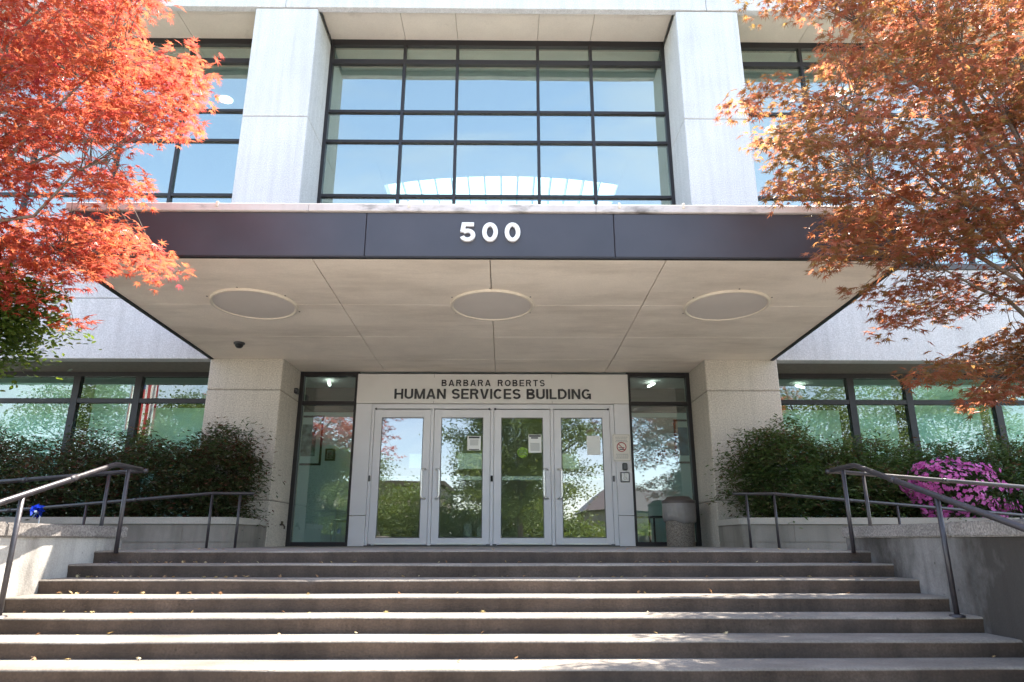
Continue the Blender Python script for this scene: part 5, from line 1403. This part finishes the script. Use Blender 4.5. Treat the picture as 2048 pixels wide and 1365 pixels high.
shrub('nandina_shrub', 'dark nandina second from the left column, above the planter', (-4.95, 9.5, 0.86), (0.72, 0.55, 0.66), 13520, 'nandina_d', LANCE, (0.05, 0.085), 22, gl_)
shrub('nandina_shrub', 'dark nandina below the left window mullions, behind the ramp rail', (-6.0, 9.55, 0.86), (0.78, 0.6, 0.68), 13520, 'nandina_d', LANCE, (0.05, 0.085), 23, gl_)
shrub('nandina_shrub', 'dark nandina near the left edge of the photo', (-7.15, 9.55, 0.88), (0.8, 0.6, 0.72), 13520, 'nandina_d', LANCE, (0.05, 0.085), 24, gl_)
shrub('nandina_shrub', 'dark nandina at the far left end of the left hedge', (-8.4, 9.6, 0.88), (0.8, 0.6, 0.72), 9100, 'nandina_d', LANCE, (0.05, 0.085), 25, gl_)
shrub('nandina_seedling', 'low reddish sprig hanging over the left planter rim by the column', (-3.52, 9.55, 0.42), (0.20, 0.25, 0.12), 420, 'nandina_d', LANCE, (0.04, 0.065), 26, None, clump=0.07, stems=6)
gr_ = 'hedge plants right of the doors'
shrub('nandina_shrub', 'tall green nandina at the left end of the right hedge, against the column', (3.78, 9.42, 0.98), (0.66, 0.48, 0.72), 17680, 'nandina', LANCE, (0.05, 0.085), 31, gr_, clump=0.085)
shrub('nandina_shrub', 'green nandina below the windows, second from the right column', (4.85, 9.55, 0.86), (0.75, 0.55, 0.66), 16120, 'nandina', LANCE, (0.05, 0.085), 32, gr_)
shrub('nandina_shrub', 'green nandina directly behind the pink azalea', (5.95, 9.75, 0.84), (0.78, 0.5, 0.68), 16120, 'nandina', LANCE, (0.05, 0.085), 33, gr_)
shrub('nandina_shrub', 'green nandina right of the pink azalea, at the edge of the photo', (7.1, 9.6, 0.86), (0.8, 0.6, 0.70), 14300, 'nandina', LANCE, (0.05, 0.085), 34, gr_)
shrub('nandina_shrub', 'green nandina at the far right end of the right hedge', (8.3, 9.6, 0.86), (0.8, 0.6, 0.70), 9100, 'nandina', LANCE, (0.05, 0.085), 35, gr_)

# azalea: leafy mound with flowers over its front
az = shrub('azalea_bush', 'azalea bush covered in magenta pink flowers in the right planter', (5.95, 9.18, 0.66), (0.62, 0.36, 0.42), 3600, 'azalea_leaf', OVAL, (0.03, 0.045), 41, None)
rng = np.random.default_rng(42)
nfl = 900
v = rng.normal(size=(nfl, 3))
v[:, 1] = -np.abs(v[:, 1]) * 0.9
v /= np.linalg.norm(v, axis=1)[:, None]
lobe = np.sin(v[:, 0] * 7 + 1) * np.sin(v[:, 2] * 6 + 2)
keep = lobe > -0.75
v = v[keep]
v = v[(np.sin(v[:, 0] * 9.3 + 0.5) * np.cos(v[:, 2] * 8.1) + rng.normal(0, 0.35, len(v))) > -0.45]
cen = np.array((5.95, 9.16, 0.68)) + v * np.array((0.66, 0.42, 0.44)) * (0.92 + 0.20 * np.sin(v[:, :1] * 6 + 2) * np.cos(v[:, 2:] * 5)) + rng.normal(0, 0.035, v.shape)
cen[:, 2] -= 0.22 * (cen[:, 0] - 5.95) * (cen[:, 2] < 0.7)
pet_p, pet_r = [], []
for c_, nv_ in zip(cen, v):
    nn = nv_ + rng.normal(0, 0.3, 3)
    nn /= np.linalg.norm(nn)
    a_ = np.cross(nn, (0, 0, 1.0)); a_ /= np.linalg.norm(a_)
    b2 = np.cross(nn, a_)
    for q in range(5):
        th = q * 2 * math.pi / 5 + rng.uniform(0, 0.4)
        x = a_ * math.cos(th) + b2 * math.sin(th) + nn * 0.35
        x /= np.linalg.norm(x)
        z = nn - x * (nn @ x); z /= np.linalg.norm(z)
        pet_p.append(c_); pet_r.append(np.stack([x, np.cross(z, x), z], 1))
PET = ([(0, 0, 0), (0.5, 0.34, 0.05), (0.95, 0.2, -0.05), (0.95, -0.2, -0.05), (0.5, -0.34, 0.05)], [(0, 4, 3, 2, 1)])
me = leaves_mesh('blossom', *PET, np.array(pet_p), np.array(pet_r), rng.uniform(0.028, 0.038, len(pet_p)), np.repeat(rng.random(len(cen)), 5), 'azalea')
o = bpy.data.objects.new('blossom', me)
C.objects.link(o)
under(o, az)
o['kind'] = 'stuff'

# tall glossy evergreen behind the red maple
ev = shrub('evergreen_shrub', 'tall glossy evergreen shrub below the red maple at the left edge', (-4.62, 5.3, 1.88), (0.80, 0.6, 0.50), 20000, 'evergreen', OVAL, (0.04, 0.062), 51, None, flat=0.55, stems=16, clump=0.075)
# low tufts in the beds
rng = np.random.default_rng(61)
for sx, lab in ((-1, 'low green ground cover along the left stair wall cap'), (1, 'low green ground cover along the right stair wall cap')):
    n = 900
    pos = np.stack([rng.uniform(3.62, 4.3, n) * sx if sx < 0 else rng.uniform(3.32, 4.0, n), rng.uniform(2.2, 5.85, n), np.full(n, 0.10)], 1)
    rt = rots(rng, n, 0.5)
    rt = rt[:, :, [2, 1, 0]]
    me = leaves_mesh('ground_cover', *LANCE, pos, rt, rng.uniform(0.05, 0.12, n), rng.random(n), 'nandina')
    o = bpy.data.objects.new('ground_cover', me)
    C.objects.link(o)
    tag(o, lab, 'ground cover', kind='stuff')

# ================================================================ FALLEN LEAVES ON THE STEPS
rng = random.Random(77)
lv = [leaves_mesh('fallen_leaf', *MAPLE, np.zeros((1, 3)), np.eye(3)[None], np.ones(1), np.array([q]), 'litter') for q in (0.1, 0.5, 0.95)]
for i in range(170):
    k = rng.choice([0, 1, 1, 1, 2, 2, 2, 3, 3, 4, 5, 6, 7])
    y = S0 - k * T + (T - 0.015 - abs(rng.gauss(0, 0.05)) if k else rng.uniform(0.05, 0.4))
    x = rng.uniform(XL + 0.05, XL + 1.4) if rng.random() < 0.45 else rng.uniform(XL + 0.1, XR - 0.1)
    q_ = rng.randrange(3)
    o = bpy.data.objects.new('fallen_leaf', lv[q_])
    C.objects.link(o)
    o.location = (x, y, -k * RI + 0.012)
    o.rotation_euler = (rng.gauss(0, 0.45), rng.gauss(0, 0.45), rng.uniform(0, 6.3))
    s_ = rng.uniform(0.014, 0.034)
    o.scale = (s_, s_, s_)
    third = 'left' if x < -1.3 else ('middle' if x < 1.0 else 'right')
    where = ['the edge of the landing', 'the second step from the top', 'the third step from the top', 'the fourth step from the top', 'the fifth step from the top', 'the sixth step from the top', 'the seventh step from the top', 'the eighth step from the top'][k]
    tag(o, ('larger ' if s_ > 0.024 else 'tiny ') + ['golden', 'brown', 'pale'][q_] + ' dry leaf on ' + where + ', ' + third + ' third', 'leaf', 'dry leaves on the steps')

# ================================================================ BEHIND THE CAMERA: what the glass mirrors
def street_tree(label, x, y, h, cr_, seed, n=6500, ls=(0.14, 0.24)):
    rng = np.random.default_rng(seed)
    t = thing('street_tree', label, 'tree', (x, y, ZG), 'trees across the plaza mirrored in the glass')
    zc = ZG + h * 0.58
    nc = 130
    v = rng.normal(size=(nc, 3))
    v /= np.linalg.norm(v, axis=1)[:, None]
    v *= (0.35 + 0.65 * rng.random(nc) ** 0.5)[:, None]
    cc = np.array((x, y, zc)) + v * np.array((cr_, cr_, h * 0.42)) * (1 + rng.normal(0, 0.10, (nc, 1)))
    idx = rng.integers(0, nc, n)
    pos = cc[idx] + rng.normal(0, 0.42, (n, 3)) * np.array([1.2, 1.2, 0.6])
    tint = np.clip(rng.random(nc)[idx] * 0.7 + rng.normal(0.15, 0.15, n), 0, 1)
    me = leaves_mesh('crown', *OVAL, pos, rots(rng, n, 0.8), rng.uniform(ls[0], ls[1], n), tint, 'tree_leaf')
    o = bpy.data.objects.new('crown', me)
    C.objects.link(o)
    under(o, t)
    o['kind'] = 'stuff'
    top = Vector((x, y, zc))
    sp = [([(x, y, ZG - 0.1), (x + 0.1, y, ZG + h * 0.25), top], [0.20, 0.16, 0.09])]
    for i in rng.choice(nc, 14, replace=False):
        e = Vector(cc[i])
        a = Vector((x + 0.1, y, ZG + h * rng.uniform(0.22, 0.5)))
        sp.append(([a, (a + e) / 2 + Vector((0, 0, 0.3)), e], [0.07, 0.045, 0.02]))
    tubes('trunk', sp, 'bark_d', t, 6)
WHERE = [('large tree mirrored in the middle doors', 0.7, -12.0, 10.5, 3.3, 101, 9000), ('tree mirrored in the left window', -13.5, -11.0, 9.0, 3.6, 102, 6500),
         ('tree mirrored at the far left of the left window', -20.5, -12.5, 10.0, 4.0, 103, 6500), ('tree mirrored in the right window', 15.0, -11.5, 9.5, 3.8, 104, 6500),
         ('tree mirrored at the far right of the right window', 22.5, -12.0, 10.0, 4.2, 105, 6500), ('tall tree standing behind the one mirrored in the middle doors', 0.9, -21.0, 9.5, 3.6, 109, 9000), ('smaller tree mirrored low in the left door', -4.8, -15.5, 4.2, 2.3, 106, 3500),
         ('small bushy tree mirrored beyond the right sidelight', 11.0, -15.0, 3.0, 1.7, 107, 3500), ('tree mirrored between the left column and the sidelight', -9.5, -16.0, 7.0, 3.0, 108, 5000)]
for (lab, x, y, h, c_, sd, n) in WHERE:
    street_tree(lab, x, y, h, c_, sd, int(n * 4) if sd > 101 else 46000, (0.10, 0.18))
for i in range(11):
    x = -14 + i * 2.9
    street_tree('low bush number %s from the left in the row across the plaza' % ['one', 'two', 'three', 'four', 'five', 'six', 'seven', 'eight', 'nine', 'ten', 'eleven'][i], x, -16.8 - 0.7 * (i % 3), (2.6 if x < 4 else 1.3) + 0.5 * ((i * 7) % 3), 1.7, 130 + i, 5000)
# low building across the road
bb = thing('neighbour_building', 'low tan building across the road, mirrored in the left door', 'building', (-13, -34, ZG))
M['tan'] = plain('tan_stucco', (0.36, 0.29, 0.24), 0.85, noise=0.06, nscale=2)
box('wall', -22, -5, -44, -32, ZG - 0.05, 4.2, 'tan', bb, 0.02)
box('roof', -22.3, -4.7, -44.3, -31.7, 4.21, 4.55, 'bark_d', bb, 0.02)
for i in range(6):
    x = -21 + i * 2.8
    w_ = box('window', x, x + 1.6, -32.02, -31.96, 0.6, 2.2, 'frame', bb, 0.0)
    box('pane', x + 0.08, x + 1.52, -31.965, -31.94, 0.68, 2.12, 'glass_low', w_, 0.0)
hb = thing('neighbour_house', 'brown house across the road, mirrored in the right door', 'building', (12, -38, ZG))
box('wall', 7, 17, -46, -36, ZG - 0.05, 2.4, 'tan', hb, 0.02)
V = [(6.5, -35.5, 2.4), (17.5, -35.5, 2.4), (17.5, -46.5, 2.4), (6.5, -46.5, 2.4), (9, -41, 4.6), (15, -41, 4.6)]
mesh_obj('roof', V, [(0, 1, 5, 4), (1, 2, 5), (2, 3, 4, 5), (3, 0, 4), (0, 3, 2, 1)], 'lid', hb)
# flag by the road, mirrored in the left window
fl = thing('flag_and_pole', 'striped flag hanging from a pole, mirrored in the left window', 'flag', (-17.2, -9.0, ZG))
tube('pole', [(-17.2, -9.0, ZG - 0.1), (-17.2, -9.0, 8.6)], [0.06, 0.035], 'steel', fl, 10)
M['fl_r'] = plain('flag_red', (0.38, 0.03, 0.035), 0.8)
M['fl_b'] = plain('flag_blue', (0.03, 0.045, 0.16), 0.8)
def fpt(u, v): return (-17.15 + 1.25 * u, -9.0 + 0.10 * math.sin(u * 14 + v) + 0.05 * math.sin(u * 31), 8.3 - 3.4 * v - 0.35 * u)
for i in range(13):
    u0, u1 = i / 13, (i + 1) / 13
    V, F = [], []
    nv = 14
    v0 = 0.40 if i < 7 else 0.0
    for j in range(nv + 1):
        v_ = v0 + (1 - v0) * j / nv
        V += [fpt(u0, v_), fpt((u0 + u1) / 2, v_), fpt(u1, v_)]
    for j in range(nv):
        a = j * 3
        F += [(a, a + 1, a + 4, a + 3), (a + 1, a + 2, a + 5, a + 4)]
    mesh_obj('stripe', V, F, 'fl_r' if i % 2 == 0 else 'paper', fl, True)
V, F = [], []
for j in range(9):
    for i in range(15):
        V.append(fpt(7 / 13 * i / 14, 0.40 * j / 8))
for j in range(8):
    for i in range(14):
        a = j * 15 + i
        F.append((a, a + 1, a + 16, a + 15))
mesh_obj('canton', V, F, 'fl_b', fl, True)
